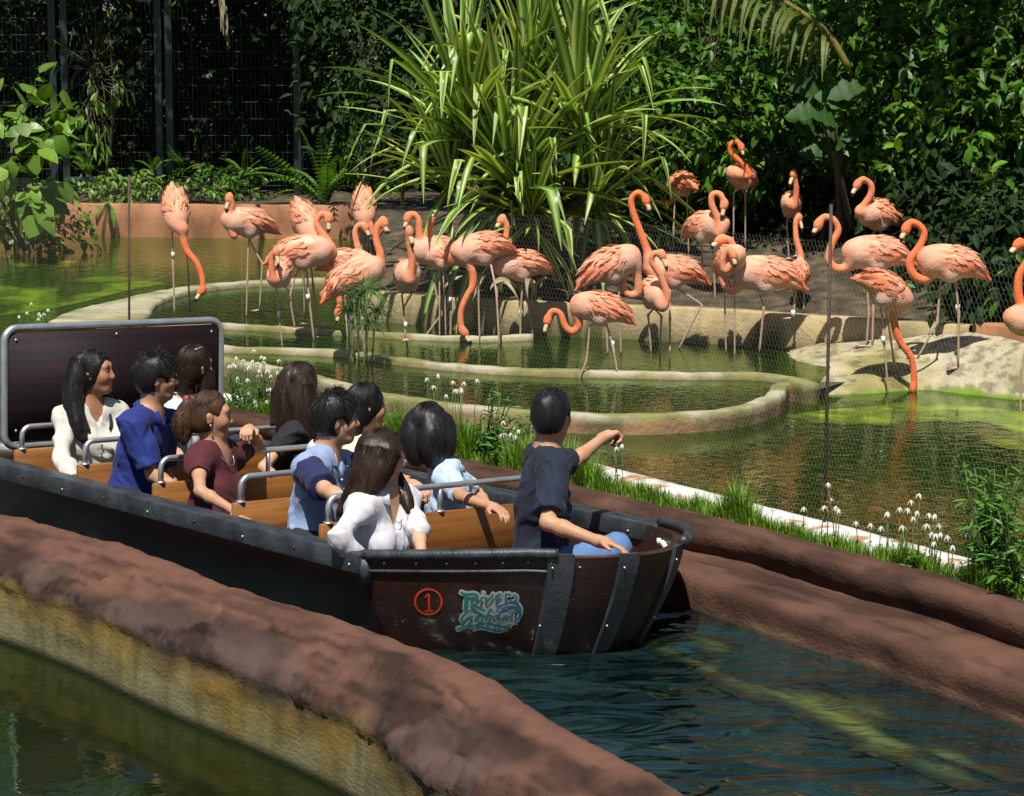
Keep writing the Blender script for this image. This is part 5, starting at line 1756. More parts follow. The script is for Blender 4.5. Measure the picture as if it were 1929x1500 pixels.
def shrub(name, label, cat, px, Y, rpx, n, per, ln, seed, mS, mO=None, nobj=60, tpls=LT, ground=None, front=1.2, depth=None, trunks=3, shell=.5, group=None, droop=.3, key='b', slope=.55):
    rg = np.random.default_rng(seed)
    s = FPX / Y
    c = WY(px[0], px[1], Y)
    rad = np.array([rpx[0] / s, depth or .6 * rpx[0] / s, rpx[1] / s])
    gz = ground if ground is not None else c[2] - rad[2]
    base = np.array([c[0], c[1] + .1, gz])
    pos, Mx, T, td = twigs(c, rad, n, per, ln, rg, shell, droop, front)
    dz = T[:, 2] - c[2]
    pos[:, 1] += np.tile(dz, per) * slope
    T[:, 1] += dz * slope
    root = empty(name, base, label, cat, group)
    k = 0
    if mO is not None and nobj:
        sc = pos[:, 1] + rg.normal(0, .25 * rad[1], len(pos))
        od = np.argsort(sc)
        leaf_objs(root, base, pos[od[:nobj]], Mx[od[:nobj]], tpls, mO, key)
        pos, Mx = pos[od[nobj:]], Mx[od[nobj:]]
    V, F = stamps(tpls, pos, Mx, rg)
    put('foliage', new_mesh('foliage', V - base, F, mS, False), root, kind='stuff')
    mb = MB()
    for i in range(trunks):
        a = base + [rg.uniform(-.3, .3) * rad[0], rg.uniform(-.2, .2), 0]
        e = c + rg.uniform(-.6, .6, 3) * rad
        mid = (a + e) / 2 + rg.normal(0, .08, 3)
        P = catmull([a, mid, e], 10)
        mb.tube(P, np.linspace(.035, .010, 10), 6)
    for i in rg.choice(len(T), min(len(T), 60), False):
        a = c + (T[i] - c) * rg.uniform(.1, .4)
        mb.tube(catmull([a, (a + T[i]) / 2 + rg.normal(0, .04, 3), T[i] + td[i] * ln * 1.2], 5), [.010, .008, .006, .005, .003], 4, cap=False)
    mb.build('stem', mBark, root, origin=base)
    return root

# ---- big variegated strap-leaved plant in the planting bed
def strap(e0, droop, kink, L=1.0, w=.075, twist=0.0, seed=0):
    n = 14
    P = [np.zeros(3)]
    e = e0
    T = []
    for i in range(n - 1):
        t = i / (n - 1)
        e -= droop * (.3 + 1.6 * t) / n
        if kink and abs(t - kink) < .5 / (n - 1):
            e = min(e, R(-62))
        e = max(e, R(-88))
        T.append(np.array([math.cos(e), 0, math.sin(e)]))
        P.append(P[-1] + T[-1] * L / (n - 1))
    T.append(T[-1])
    P, T = np.array(P), np.array(T)
    t = np.linspace(0, 1, n)
    hw = w / 2 * np.clip(np.minimum(.45 + t * 2.2, 1.0), 0, 1) * np.clip((1 - t) * 2.6, 0.02, 1) ** .8
    V, C = [], []
    mg, ye, ce = np.array([.035, .12, .022]), np.array([.48, .55, .15]), np.array([.14, .28, .045])
    for i in range(n):
        N = np.array([-T[i][2], 0, T[i][0]])
        tw = twist * t[i]
        S = np.array([0, math.cos(tw), 0]) + N * math.sin(tw)
        for u, cc in (((-1, ye), (-.62, ye * .95), (-.3, ce), (.3, mg), (.62, ye * .9), (1, ye)) if seed % 3 else ((-1, mg), (-.55, ce), (-.12, ye), (.12, ye), (.55, ce), (1, mg))):
            V.append(P[i] + S * hw[i] * u + N * abs(u) * hw[i] * .38)
            C.append(cc)
    F = [(i * 6 + j, i * 6 + j + 1, i * 6 + 7 + j, i * 6 + 6 + j) for i in range(n - 1) for j in range(5)]
    return V, F, C
STRAP = {}
rgd = np.random.default_rng(77)
for ei, e in enumerate((86, 74, 60, 46, 30, 14, -8, -35)):
    for v in range(4):
        kk = [0, .66, 0, 0][v] if e < 72 else [0, 0, 0, .6][v]
        V, F, C = strap(R(e), [.28, .45, .8, .45][v] * (1.0 if e < 70 else .45), kk, 1.0, .060, rgd.uniform(-.6, .6), ei + v)
        STRAP[ei, v] = new_mesh('strap_leaf', V, F, mStrap, True, C)
db = WZ(985, 522, .86)
drac = empty('striped_strap_plant', db, 'huge fountain-shaped plant with long green and yellow striped strap leaves behind the flamingos', 'plant')
heads = [((965, 345), 0, 74, 1.45), ((880, 250), .15, 56, 1.35), ((1095, 240), .1, 56, 1.35), ((1000, 140), .25, 26, 1.25), ((1000, 400), -.3, 24, .85), ((1120, 370), .0, 30, 1.05), ((850, 350), .1, 18, 1.1)]
mb = MB()
for (hx, hy), dy, nl, Ls in heads:
    hp = WY(hx, hy, db[1] + dy)
    P = catmull([db + [rgd.uniform(-.15, .15), rgd.uniform(-.1, .15), 0], (db + hp) / 2 + [rgd.normal(0, .06), .05, .05], hp + [0, .02, .1]], 10)
    mb.tube(P, np.linspace(.06, .04, 10), 8)
    for i in range(nl):
        q = (i + .5) / nl
        az = rgd.uniform(0, 2 * math.pi)
        if math.sin(az) > .35 and rgd.uniform() < .45:
            az = -az
        ei = int(np.clip(7.2 * q ** 1.1 + rgd.normal(0, .7), 0, 7))
        if hy > 380:
            ei = int(np.clip(ei + 2, 0, 7))
        o = bpy.data.objects.new('leaf', STRAP[ei, int(rgd.integers(0, 4))])
        LINK(o)
        o.parent = drac
        sc = Ls * rgd.uniform(.72, 1.12) * (.85 if ei > 5 else 1.0)
        wz_ = sc * rgd.uniform(.85, 1.35)
        o.matrix_local = Matrix.Translation(Vector(hp - db + [0, 0, -.12 * q])) @ Matrix.Rotation(az, 4, 'Z') @ Matrix.Rotation(rgd.normal(0, .12), 4, 'X') @ Matrix.Rotation(rgd.normal(0, .1), 4, 'Y') @ Matrix.Diagonal((sc, wz_, sc, 1))
mb.build('stem', mBark, drac, origin=db)
Vs, Fs, Cs, no = [], [], [], 0
for i in range(170):
    (hx, hy), dy, nl, Ls = heads[int(rgd.integers(0, 7))]
    me_ = STRAP[int(rgd.integers(0, 8)), int(rgd.integers(0, 4))]
    v = np.empty(len(me_.vertices) * 3)
    me_.vertices.foreach_get('co', v)
    c4 = np.empty(len(me_.vertices) * 4)
    me_.color_attributes[0].data.foreach_get('color', c4)
    sc = Ls * rgd.uniform(.7, 1.05)
    az = rgd.uniform(0, 2 * math.pi)
    m4 = np.array(Matrix.Rotation(az, 3, 'Z') @ Matrix.Rotation(rgd.normal(0, .2), 3, 'Y') @ Matrix.Diagonal((sc, sc, sc)))
    Vs.append(v.reshape(-1, 3) @ m4.T + WY(hx, hy, db[1] + dy + .12) - db)
    Fs += [tuple(j + no for j in p.vertices) for p in me_.polygons]
    Cs.append(c4.reshape(-1, 4)[:, :3])
    no += len(Vs[-1])
put('inner_leaves', new_mesh('inner_leaves', np.vstack(Vs), Fs, mStrap, True, np.vstack(Cs)), drac, kind='stuff')
# pale dry leaves lying over the wall edge at its foot
for i in range(34):
    x = rgd.uniform(880, 1130)
    p = WZ(x, rgd.uniform(500, 552), .84)
    V, F, C = strap(R(rgd.uniform(15, 50)), 2.2, 0, rgd.uniform(.28, .5), rgd.uniform(.035, .06), rgd.uniform(-1, 1)) if i < 6 else (None, None, None)
    if V is not None:
        STRAP['d', i] = new_mesh('dry_leaf', V, F, mDry)
    o = bpy.data.objects.new('dry_leaf', STRAP['d', i % 6])
    LINK(o)
    o.parent = drac
    o.matrix_local = Matrix.Translation(Vector(p - db)) @ Matrix.Rotation(rgd.uniform(-2.9, -.2), 4, 'Z') @ Matrix.Rotation(rgd.normal(0, .3), 4, 'X')

# ---- shrubs at the right
shrub('broadleaf_shrub', 'bright green broadleaf shrub right of the striped plant, above the shaded flamingo', 'shrub', (1330, 160), 21.2, (150, 200), 420, 6, .125, 1, mLeaf, mLeafO, 90, ground=1.0, key='b')
shrub('broadleaf_shrub', 'low leafy shrub behind the orange flamingo seen from behind', 'shrub', (1285, 400), 21.4, (85, 110), 240, 6, .07, 2, mLeaf, mLeafO, 40, ground=.95, key='b')
shrub('broadleaf_shrub', 'dense shrub with pointed light green leaves above the shaded brown-backed flamingo', 'shrub', (1700, 140), 20.2, (160, 175), 400, 6, .135, 3, mLeaf, mLeafO, 90, ground=1.0, key='b')
shrub('broadleaf_shrub', 'tall leafy shrub at the top right corner', 'shrub', (1900, 130), 19.6, (130, 220), 400, 6, .135, 4, mLeaf, mLeafO, 90, ground=1.0, key='b')
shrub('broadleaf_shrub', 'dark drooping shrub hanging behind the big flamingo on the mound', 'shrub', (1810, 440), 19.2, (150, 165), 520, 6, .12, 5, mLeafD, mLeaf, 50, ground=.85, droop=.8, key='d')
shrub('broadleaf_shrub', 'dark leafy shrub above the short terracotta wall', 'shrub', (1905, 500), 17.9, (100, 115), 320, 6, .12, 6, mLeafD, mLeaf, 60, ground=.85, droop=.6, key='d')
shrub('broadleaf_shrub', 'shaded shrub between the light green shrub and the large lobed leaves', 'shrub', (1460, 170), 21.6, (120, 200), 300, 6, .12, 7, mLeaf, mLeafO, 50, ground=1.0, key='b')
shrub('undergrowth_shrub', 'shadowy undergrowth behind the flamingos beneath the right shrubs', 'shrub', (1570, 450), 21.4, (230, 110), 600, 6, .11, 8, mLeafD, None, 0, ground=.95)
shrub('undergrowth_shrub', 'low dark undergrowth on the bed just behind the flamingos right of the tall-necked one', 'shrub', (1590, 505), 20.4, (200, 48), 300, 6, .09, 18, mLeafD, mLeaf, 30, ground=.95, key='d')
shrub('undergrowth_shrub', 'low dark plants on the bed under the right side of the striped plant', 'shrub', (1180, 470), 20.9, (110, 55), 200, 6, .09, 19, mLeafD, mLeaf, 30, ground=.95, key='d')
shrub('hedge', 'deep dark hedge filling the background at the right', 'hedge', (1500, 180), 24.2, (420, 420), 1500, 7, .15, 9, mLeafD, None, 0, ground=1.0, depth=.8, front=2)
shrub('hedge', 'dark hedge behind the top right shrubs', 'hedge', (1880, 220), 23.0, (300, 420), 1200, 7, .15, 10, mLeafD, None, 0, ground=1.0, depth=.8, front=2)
# large lobed leaves
LL = []
for sdd in (1, 2, 3):
    V, F = ovate(.72, .18, .30, 13)
    V = V.copy()
    xs = V[:, 0]
    V[:, 1] *= 1 + .16 * np.sin(xs * 21 + sdd)
    V[:, 2] += .03 * np.sin(xs * 24 + sdd) * np.abs(V[:, 1]) * 3
    LL.append((V, F))
rg = np.random.default_rng(5)
bl = WY(1585, 430, 19.9)
root = empty('fiddle_leaf_plant', bl, 'plant with very large lobed glossy leaves in front of the dark shrubs', 'plant')
tgt = [(1525, 165), (1512, 205), (1545, 225), (1505, 245), (1560, 265), (1575, 190), (1590, 240), (1535, 285), (1600, 160)]
pos, dr, up = [], [], []
for i, (x, y) in enumerate(tgt):
    pos.append(WY(x + 30, y + 8, 19.55 + rg.uniform(-.15, .25)))
    dr.append([-1 + rg.uniform(-.3, .5), -.4, rg.uniform(-.2, .55)])
    up.append([rg.uniform(-.3, .3), -.9, .8])
leaf_objs(root, bl, np.array(pos), axes(np.array(dr, float), np.array(up, float), rg.uniform(.22, .34, len(pos))), LL, leafm('lobed leaf', (.02, .065, .010), (.04, .10, .016), .5, .2, True, spec=.25), 'lob')
mb = MB()
for i in range(5):
    p = np.array(pos[i])
    mb.tube(catmull([bl + [rg.uniform(-.1, .1), 0, 0], (bl + p) / 2 + rg.normal(0, .05, 3), p], 8), np.linspace(.03, .012, 8), 6)
mb.build('stem', mBark, root, origin=bl)
# bare woody stems under the right shrubs
for j, pts in enumerate([[(1590, 470), (1592, 400), (1585, 330), (1600, 250)], [(1545, 470), (1560, 400), (1585, 365)], [(1660, 470), (1650, 360), (1665, 260)]]):
    mb = MB()
    P = catmull([WY(x, y, 20.3) for x, y in pts], 16)
    mb.tube(P, np.linspace(.03, .018, 16), 7)
    mb.build('woody_stem', mBark, None, origin=P[0], label=['pale bare stem with a swollen joint rising among the shaded flamingos', 'slanting bare stem leaning on the pale stem', 'thin dark stem behind the shaded brown-backed flamingo'][j], cat='stem')

# ---- left: fence, hedge behind it, large round-leaved shrub, creepers
FY = 31.8
fb = WY(350, 372, FY)
fence = empty('mesh_fence', (fb[0], FY, 1.0), 'tall dark green welded wire fence with square posts in front of the black hedge', 'fence')
fo = np.array([fb[0], FY, 1.0])
posts = [-60, 102, 124, 300, 320, 560, 745]
for x in posts:
    p = WY(x, 200, FY - .03)
    mb = MB()
    mb.box((p[0] - .045, FY - .08, .95), (p[0] + .045, FY + .02, 4.2))
    mb.build('post', mFence, fence, False, origin=fo)
for x0, x1 in ((-60, 102), (124, 300), (320, 560), (560, 745)):
    a, b = WY(x0, 200, FY)[0] + .045, WY(x1, 200, FY)[0] - .045
    mb = MB()
    for x in np.arange(a + .02, b, .058):
        mb.tube([(x, FY, 1.02), (x, FY, 4.15)], .0032, 4, cap=False)
    for z in np.arange(1.06, 4.15, .215):
        mb.tube([(a, FY - .006, z), (b, FY - .006, z)], .0042, 4, cap=False)
    o = mb.build('wire_panel', mFence, fence, True, origin=fo)
    o['kind'] = 'stuff'
mb = MB()
mb.tube([WY(x, y, FY - .5) for x, y in ((125, 338), (200, 337), (260, 338), (335, 346))], .03, 8)
o = mb.build('water_pipe', mat('teal pipe', [(.012, .05, .05), (.02, .07, .07)], 8, .5), None, origin=WY(230, 338, FY - .5), label='dull teal pipe lying along the foot of the wire fence', cat='pipe')
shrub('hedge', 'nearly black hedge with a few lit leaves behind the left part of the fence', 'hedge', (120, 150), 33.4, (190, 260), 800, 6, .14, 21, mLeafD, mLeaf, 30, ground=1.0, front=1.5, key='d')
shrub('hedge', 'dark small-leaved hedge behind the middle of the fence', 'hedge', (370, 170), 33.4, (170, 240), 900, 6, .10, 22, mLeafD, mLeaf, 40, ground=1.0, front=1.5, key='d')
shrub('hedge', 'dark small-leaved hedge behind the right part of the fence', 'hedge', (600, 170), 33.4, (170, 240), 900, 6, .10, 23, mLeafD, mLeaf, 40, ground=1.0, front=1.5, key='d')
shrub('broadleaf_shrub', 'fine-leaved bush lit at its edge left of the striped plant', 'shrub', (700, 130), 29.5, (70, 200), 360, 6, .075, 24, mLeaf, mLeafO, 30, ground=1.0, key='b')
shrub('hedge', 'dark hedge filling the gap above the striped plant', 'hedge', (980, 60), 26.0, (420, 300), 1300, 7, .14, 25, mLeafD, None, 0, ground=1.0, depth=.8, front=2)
shrub('vine', 'hanging vine with long pale leaves on the fence between the double posts', 'vine', (175, 130), 31.5, (60, 150), 60, 4, .16, 26, mLeaf, mLeafO, 60, LN, ground=1.0, depth=.15, droop=1.2, key='n')
shrub('round_leaf_shrub', 'shrub with big round yellow-green leaves at the left edge by the pond', 'shrub', (25, 310), 26.5, (85, 135), 55, 4, .24, 27, mLeafY, mLeafYO, 80, LR, ground=.6, droop=.5, key='r')
shrub('creeper', 'yellow-green creeper spilling over the left end of the terracotta wall', 'plant', (85, 415), 28.0, (75, 70), 130, 5, .11, 28, mLeafY, mLeafYO, 60, LT, ground=.58, droop=.7, key='y')
shrub('creeper', 'low leafy creeper on top of the wall left of the first flamingo', 'plant', (235, 352), 30.9, (70, 22), 90, 5, .10, 29, mLeafY, mLeafYO, 30, LT, ground=.97, droop=.7, key='y')
shrub('creeper', 'low ground cover leaves behind the flamingo with folded neck', 'plant', (400, 352), 31.0, (90, 24), 120, 5, .09, 30, mLeaf, mLeafO, 30, LT, ground=.97, key='b')
# tall shade trees standing behind everything, crowns above the picture
def tree(label, x, Y, z0, z1, rx, ry, n, seed, trunkx=0):
    rg = np.random.default_rng(seed)
    base = np.array([x + trunkx, Y + ry * .4, 1.0])
    root = empty('shade_tree', base, label, 'tree')
    c = np.array([x, Y, (z0 + z1) / 2])
    pos, Mx, T, td = twigs(c, np.array([rx, ry, (z1 - z0) / 2]), n, 6, .24, rg, .2)
    V, F = stamps(LT, pos, Mx, rg)
    put('crown', new_mesh('crown', V - base, F, mLeaf, False), root, kind='stuff')
    mb = MB()
    P = catmull([base - [0, 0, .3], base + [rg.normal(0, .1), 0, 1.8], c], 14)
    mb.tube(P, np.linspace(.17, .09, 14), 9)
    for i in rg.choice(len(T), 14, False):
        mb.tube(catmull([P[9], (P[9] + T[i]) / 2 + rg.normal(0, .2, 3), T[i]], 7), np.linspace(.06, .012, 7), 5)
    mb.build('trunk', mBark, root, origin=base)
tree('shade tree whose trunk stands behind the dark hedge at the left', -5.2, 32.9, 3.9, 6.6, 3.2, 3.2, 800, 31)
tree('shade tree behind the middle of the wire fence', -2.2, 32.9, 3.8, 6.4, 2.8, 3.2, 900, 32)
tree('shade tree behind the striped plant', 1.4, 29.5, 4.3, 6.8, 2.6, 2.6, 700, 33)
tree('shade tree behind the shrubs right of the striped plant', 3.6, 24.6, 3.7, 6.2, 2.3, 2.4, 800, 34)
tree('shade tree at the far right whose crown shades the planting bed', 3.8, 19.4, 3.5, 5.6, 1.9, 1.1, 150, 36, trunkx=2.2)
tree('shade tree at the right corner behind the tall leafy shrub', 6.6, 24.4, 3.7, 6.2, 2.4, 2.4, 800, 35)
rg = np.random.default_rng(3)
n = 11000
pos = np.stack([rg.uniform(-11, 13, n), rg.uniform(36.5, 40, n), 1 + 4.6 * rg.uniform(0, 1, n) ** 1.1], 1)
V, F = stamps(LT, pos, axes(rg.normal(0, 1, (n, 3)) + [0, -.4, -.2], np.array([0, -.5, 1.0]) + rg.normal(0, .4, (n, 3)), rg.uniform(.35, .8, n)), rg)
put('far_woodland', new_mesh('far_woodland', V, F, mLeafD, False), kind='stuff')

# ---- ferns
def frond_mesh(n=22, droop=.9, w=.26):
    mb = MB()
    P = [np.zeros(3)]
    e = 0.75
    for i in range(n):
        e -= droop * 1.4 / n
        P.append(P[-1] + np.array([math.cos(e), 0, math.sin(e)]) / n)
    P = np.array(P)
    mb.tube(P[::3], .008, 4, cap=False)
    for i in range(2, n + 1):
        t = i / n
        h = w * math.sin(math.pi * min(1, t * .96 + .04)) ** .6 * .5
        for s in (1, -1):
            q = P[i]
            d = nrm([.35, s, -.18])
            wd = .022
            mb.add([q - [wd, 0, 0], q + [wd * .6, 0, 0], q + d * h * .6 + [wd * .8, 0, 0], q + d * h, q + d * h * .55 - [wd * .7, 0, 0]], [(0, 1, 2, 4), (4, 2, 3)])
    return mb.mesh('frond', mFern, False)
FR = [frond_mesh(22, .9), frond_mesh(22, 1.4), frond_mesh(22, .35, .22)]
def fern(label, px, Y, L, n, seed, tilt=(.2, 1.0), z=None):
    rg = np.random.default_rng(seed)
    b = WY(px[0], px[1], Y)
    root = empty('fern', b, label, 'fern')
    for i in range(n):
        o = bpy.data.objects.new('frond', FR[i % 3])
        LINK(o)
        o.parent = root
        az = -math.pi / 2 + rg.normal(0, 1.15)
        sc = L * rg.uniform(.7, 1.1)
        o.matrix_local = Matrix.Rotation(az, 4, 'Z') @ Matrix.Rotation(-rg.uniform(*tilt), 4, 'Y') @ Matrix.Rotation(rg.normal(0, .3), 4, 'X') @ Matrix.Scale(sc, 4)
fern('bright sword fern with one upright frond beside the striped plant', (612, 392), 30.3, 1.15, 14, 41)
fern('bright fern low on the wall right of the sword fern', (705, 392), 29.9, .7, 9, 42, (.0, .7))
fern('fern with arched fronds behind the water pipe at the left', (165, 330), 31.1, .6, 8, 43)
fern('small fern in front of the middle of the wire fence', (458, 335), 31.1, .45, 7, 44, (.0, .7))
fern('small fern growing by the fence post right of the pipe', (345, 325), 31.3, .45, 7, 45, (.1, .8))
fern('fern drooping over the wall just left of the far left flamingo', (205, 385), 30.4, .4, 6, 46, (-1.0, -.3))
fern('small fern at the left end of the wire fence', (290, 330), 31.2, .4, 6, 47, (.1, .9))

# ---- palm fronds hanging in from above
def palm(label, pts, Y, L, seed, m, hang=1.0, n=26):
    rg = np.random.default_rng(seed)
    P = catmull([WY(x, y, Y) for x, y in pts], n)
    b = P[0]
    root = empty('palm_frond', b, label, 'palm frond')
    mb = MB()
    mb.tube(P, np.linspace(.045, .010, n), 7, flat=.7)
    mb.build('rachis', mat('palm rachis', [(.12, .10, .02), (.2, .17, .04)], 8, .5), root, origin=b)
    T = np.gradient(P, axis=0)
    T /= np.linalg.norm(T, axis=1)[:, None]
    for i in range(3, n):
        for s in (1, -1):
            V, F, C = [], [], []
            d = nrm(T[i] * .7 + np.array([0, s * .7, 0]) + rg.normal(0, .12, 3))
            q = P[i].copy()
            ln = L * rg.uniform(.75, 1.1) * math.sin(math.pi * min(1, .25 + .72 * i / n))
            k = 8
            for j in range(k):
                sd_ = nrm(np.cross(d, [0, -1, .2]))
                w = .020 * (1 - (j / (k - 1)) ** 2) + .002
                V += [q - sd_ * w, q + sd_ * w]
                d = nrm(d + np.array([0, 0, -.28 * hang]))
                q = q + d * ln / (k - 1)
            F = [(2 * j, 2 * j + 1, 2 * j + 3, 2 * j + 2) for j in range(k - 1)]
            put('leaflet', new_mesh('leaflet', np.array(V) - b, F, m, True), root)
palm('dull brown palm frond hanging in at the top left in front of the fence', [(405, -90), (415, -20), (425, 40), (430, 85)], 28.6, .34, 51, mat('brown leaflets', [(.10, .075, .02), (.17, .13, .04)], 8, .6, transl=.2), .6, 22)
palm('yellow-green palm frond arching across the top, leaflets hanging down', [(1600, 130), (1555, 60), (1480, 5), (1400, -40), (1300, -70), (1180, -75)], 19.6, .62, 52, mFrond, 1.6, 30)

# ---- sedge clump standing in the pool
def papyrus(label, stems, gz, seed):
    rg = np.random.default_rng(seed)
    b = WZ(stems[0][0][0], stems[0][0][1], gz)
    root = empty('papyrus_sedge', b, label, 'plant')
    mb = MB()
    for (bx, by), (tx, ty), sc in stems:
        p = WZ(bx, by, gz)
        t = WY(tx, ty, p[1])
        st = MB()
        st.tube(catmull([p, (p + t) / 2 + rg.normal(0, .01, 3), t], 6), .0075, 6)
        st.build('stalk', mStem, root, origin=b)
        hd = MB()
        for i in range(46):
            a = rg.uniform(0, 2 * math.pi)
            el = rg.uniform(-.2, 1.3)
            d = np.array([math.cos(a) * math.cos(el), math.sin(a) * math.cos(el), math.sin(el)])
            q = t.copy()
            P = [q]
            for j in range(6):
                q = q + d * sc * rg.uniform(.8, 1.1) / 6
                d = nrm(d + [0, 0, -.30])
                P.append(q)
            hd.tube(P, [.003, .0035, .003, .003, .0025, .002, .001], 3, cap=False)
        o = hd.build('spray', mHerb, root, origin=b)
        o['kind'] = 'stuff'
papyrus('papyrus-like sedge with fine green sprays standing in the pool among flamingo legs', [((676, 700), (678, 560), .22), ((694, 702), (690, 548), .24), ((668, 690), (655, 590), .15), ((700, 700), (708, 588), .2), ((684, 704), (694, 610), .18)], .36, 61)

# ---- grass verge, white star sedges, herbs
a2, bb = STRIP
rg = np.random.default_rng(71)
n = 80000
ii = rg.integers(20, 185, n)
fr_ = rg.uniform(0, 1, n)
t = rg.uniform(-.02, 1.0, n)
pa = a2[ii] * (1 - fr_)[:, None] + a2[np.minimum(ii + 1, 199)] * fr_[:, None]
pb = bb[ii] * (1 - fr_)[:, None] + bb[np.minimum(ii + 1, 199)] * fr_[:, None]
pos = pa * (1 - t)[:, None] + pb * t[:, None]
clump = np.clip(.5 + fbm(pos * [1, 1, 0], 2.6, 3, 72) * 1.4, 0, 1)
keep = rg.uniform(0, 1, n) < .25 + .75 * clump
pos, clump, t = pos[keep], clump[keep], t[keep]
n = len(pos)
hh = (.085 + .15 * clump ** 1.3) * np.clip(.35 + 1.1 * t, 0, 1) * rg.uniform(.5, 1.3, n)
blade = (np.array([(0, -.05, 0), (0, .05, 0), (.16, -.042, .5), (.16, .042, .5), (.42, 0, .92)]), None)
az = rg.uniform(0, 2 * np.pi, n)
Mx = np.zeros((n, 3, 3))
lean = rg.uniform(.3, 1.3, n)
Mx[:, 0, 0], Mx[:, 1, 0] = np.cos(az) * hh * lean, np.sin(az) * hh * lean
Mx[:, 0, 1], Mx[:, 1, 1] = -np.sin(az) * .06, np.cos(az) * .06
Mx[:, 2, 2] = hh
V, F1 = stamp((blade[0], np.array([(0, 1, 3, 2)])), pos, Mx)
nb_ = np.arange(n)[:, None] * 5
F = [tuple(f) for f in F1] + [tuple(f) for f in np.hstack([nb_ + 2, nb_ + 3, nb_ + 4])]
put('grass', new_mesh('grass', V, F, mGrass, False), kind='stuff')
def project(p):
    p = np.asarray(p, float) - [0, 0, CAMH]
    z = p[..., 1] * math.cos(TH) - p[..., 2] * math.sin(TH)
    yv = p[..., 1] * math.sin(TH) + p[..., 2] * math.cos(TH)
    return CX + FPX * p[..., 0] / z, CY - FPX * yv / z
strip_px = [project(a2 * .65 + bb * .35)[0], a2 * .65 + bb * .35]
def strip_at(px, t):
    q = a2 * (1 - t) + bb * t
    x = project(q)[0]
    i = np.argmin(np.abs(x - px))
    return q[i]
def sedge_mesh(seed):
    rg = np.random.default_rng(seed)
    mb = MB()
    mb.tube([(0, 0, 0), (.01, 0, .5), (0, .005, 1.0)], [.0032, .0025, .002], 4, m=0)
    for i in range(6):
        a = i * 1.047 + rg.uniform(-.3, .3)
        d = np.array([math.cos(a), math.sin(a), 0])
        s = np.array([-d[1], d[0], 0])
        ln = rg.uniform(.015, .027)
        q = np.array([0, .005, 1.0])
        mb.add([q - s * .002, q + s * .002, q + d * ln * .4 + s * .005 + [0, 0, .004], q + d * ln * .4 - s * .005 + [0, 0, .004], q + d * ln + [0, 0, -.018]], [(0, 1, 2, 3), (3, 2, 4)], m=1)
    mb.ell((0, .005, 1.0), (.008, .008, .010), None, 6, 4, m=1)
    return mb
SED = [sedge_mesh(i) for i in range(5)]
SEDM = {}
tops = []
rg = np.random.default_rng(81)
CLUMPS = ((55, 588, 45, 14, 12, 'at the left edge above the back board'), (480, 690, 60, 30, 40, 'in the thick clump right of the back board'), (520, 735, 40, 22, 12, 'behind the woman with very long hair'),
          (835, 720, 45, 22, 16, 'above the woman with the black bob'), (975, 812, 30, 22, 16, 'just left of the pointing guide'), (930, 860, 40, 14, 8, 'low by the kerb left of the guide'),
          (1160, 838, 22, 22, 6, 'near the pointing hand'), (1110, 880, 30, 10, 4, 'by the kerb right of the guide'), (1560, 940, 30, 20, 8, 'at the foot of the right pole'), (1470, 960, 40, 14, 6, 'left of the right pole'),
          (1725, 965, 45, 30, 20, 'in the tall clump between the right pole and the leafy herb'), (1800, 1000, 50, 30, 9, 'beside the leafy herb at the right'), (1640, 1000, 40, 14, 6, 'low in the grass right of the pole'))
for cx, cy, sx, sy, k, where in CLUMPS:
    for i in range(int(k * .7)):
        tops.append((cx + rg.normal(0, sx * .6), cy + rg.normal(0, sy * .6), where))
for x, y, where in tops:
    p = strip_at(x + rg.uniform(-14, 14), rg.uniform(.1, .8))
    tp = WY(x, y, p[1])
    h = tp[2] - p[2]
    if h < .08:
        continue
    key = int(rg.integers(0, 5))
    hq = round(min(.62, h) / .04) * .04
    if (key, hq) not in SEDM:
        src = SED[key]
        V = np.vstack(src.V).copy()
        low = V[:, 2] < .93
        V[:, 2] = np.where(V[:, 2] <= 1.0, V[:, 2] * hq, V[:, 2] - 1 + hq)
        top_ = np.array(src.M)
        V2 = np.vstack(src.V)
        head = V2[:, 2] > .95
        V[head, 2] = hq + (V2[head, 2] - 1)
        SEDM[key, hq] = new_mesh('white_sedge_flower', V, src.F, [mStem, mBracts], True, None, src.M)
    o = put('white_sedge_flower', SEDM[key, hq], None, tuple(p), 'white star-shaped sedge flower ' + where, 'flower', 'white star sedges along the kerb')
    o.rotation_euler = ((rg.normal(0, .05)), math.atan2(tp[0] - p[0], h) * .8, rg.uniform(0, 6))
def herb(label, px_top, px_w, xbase, t, n, ln, seed, tpls=LN, per=9):
    p = strip_at(xbase, t)
    rg = np.random.default_rng(seed)
    root = empty('leafy_herb', p, label, 'plant')
    mb = MB()
    P_, M_ = [], []
    for i in range(n):
        tp = WY(px_top[0] + rg.uniform(-px_w, px_w), px_top[1] + rg.uniform(0, 1) ** 1.5 * 120, p[1] + rg.uniform(-.12, .12))
        b = p + rg.normal(0, .035, 3) * [1, 1, 0]
        C_ = catmull([b, (b * .55 + tp * .45) + rg.normal(0, .02, 3), tp], 9)
        mb.tube(C_, np.linspace(.006, .003, 9), 5)
        for j in range(per * 2):
            q = C_[min(8, 2 + int(rg.uniform(0, 7)))]
            a = rg.uniform(0, 6.28)
            P_.append(q + rg.normal(0, .008, 3))
            M_.append([math.cos(a), math.sin(a), rg.uniform(-.3, .7)])
    P_, M_ = np.array(P_), np.array(M_)
    A = axes(M_, np.array([0, -.3, 1.0]) + rg.normal(0, .3, P_.shape), ln * rg.uniform(.6, 1.2, len(P_)))
    V, F = stamps(tpls, P_, A, rg)
    o = put('foliage', new_mesh('foliage', V - p, F, mHerb, False), root)
    o['kind'] = 'stuff'
    mb.build('stem', mStem, root, origin=p)
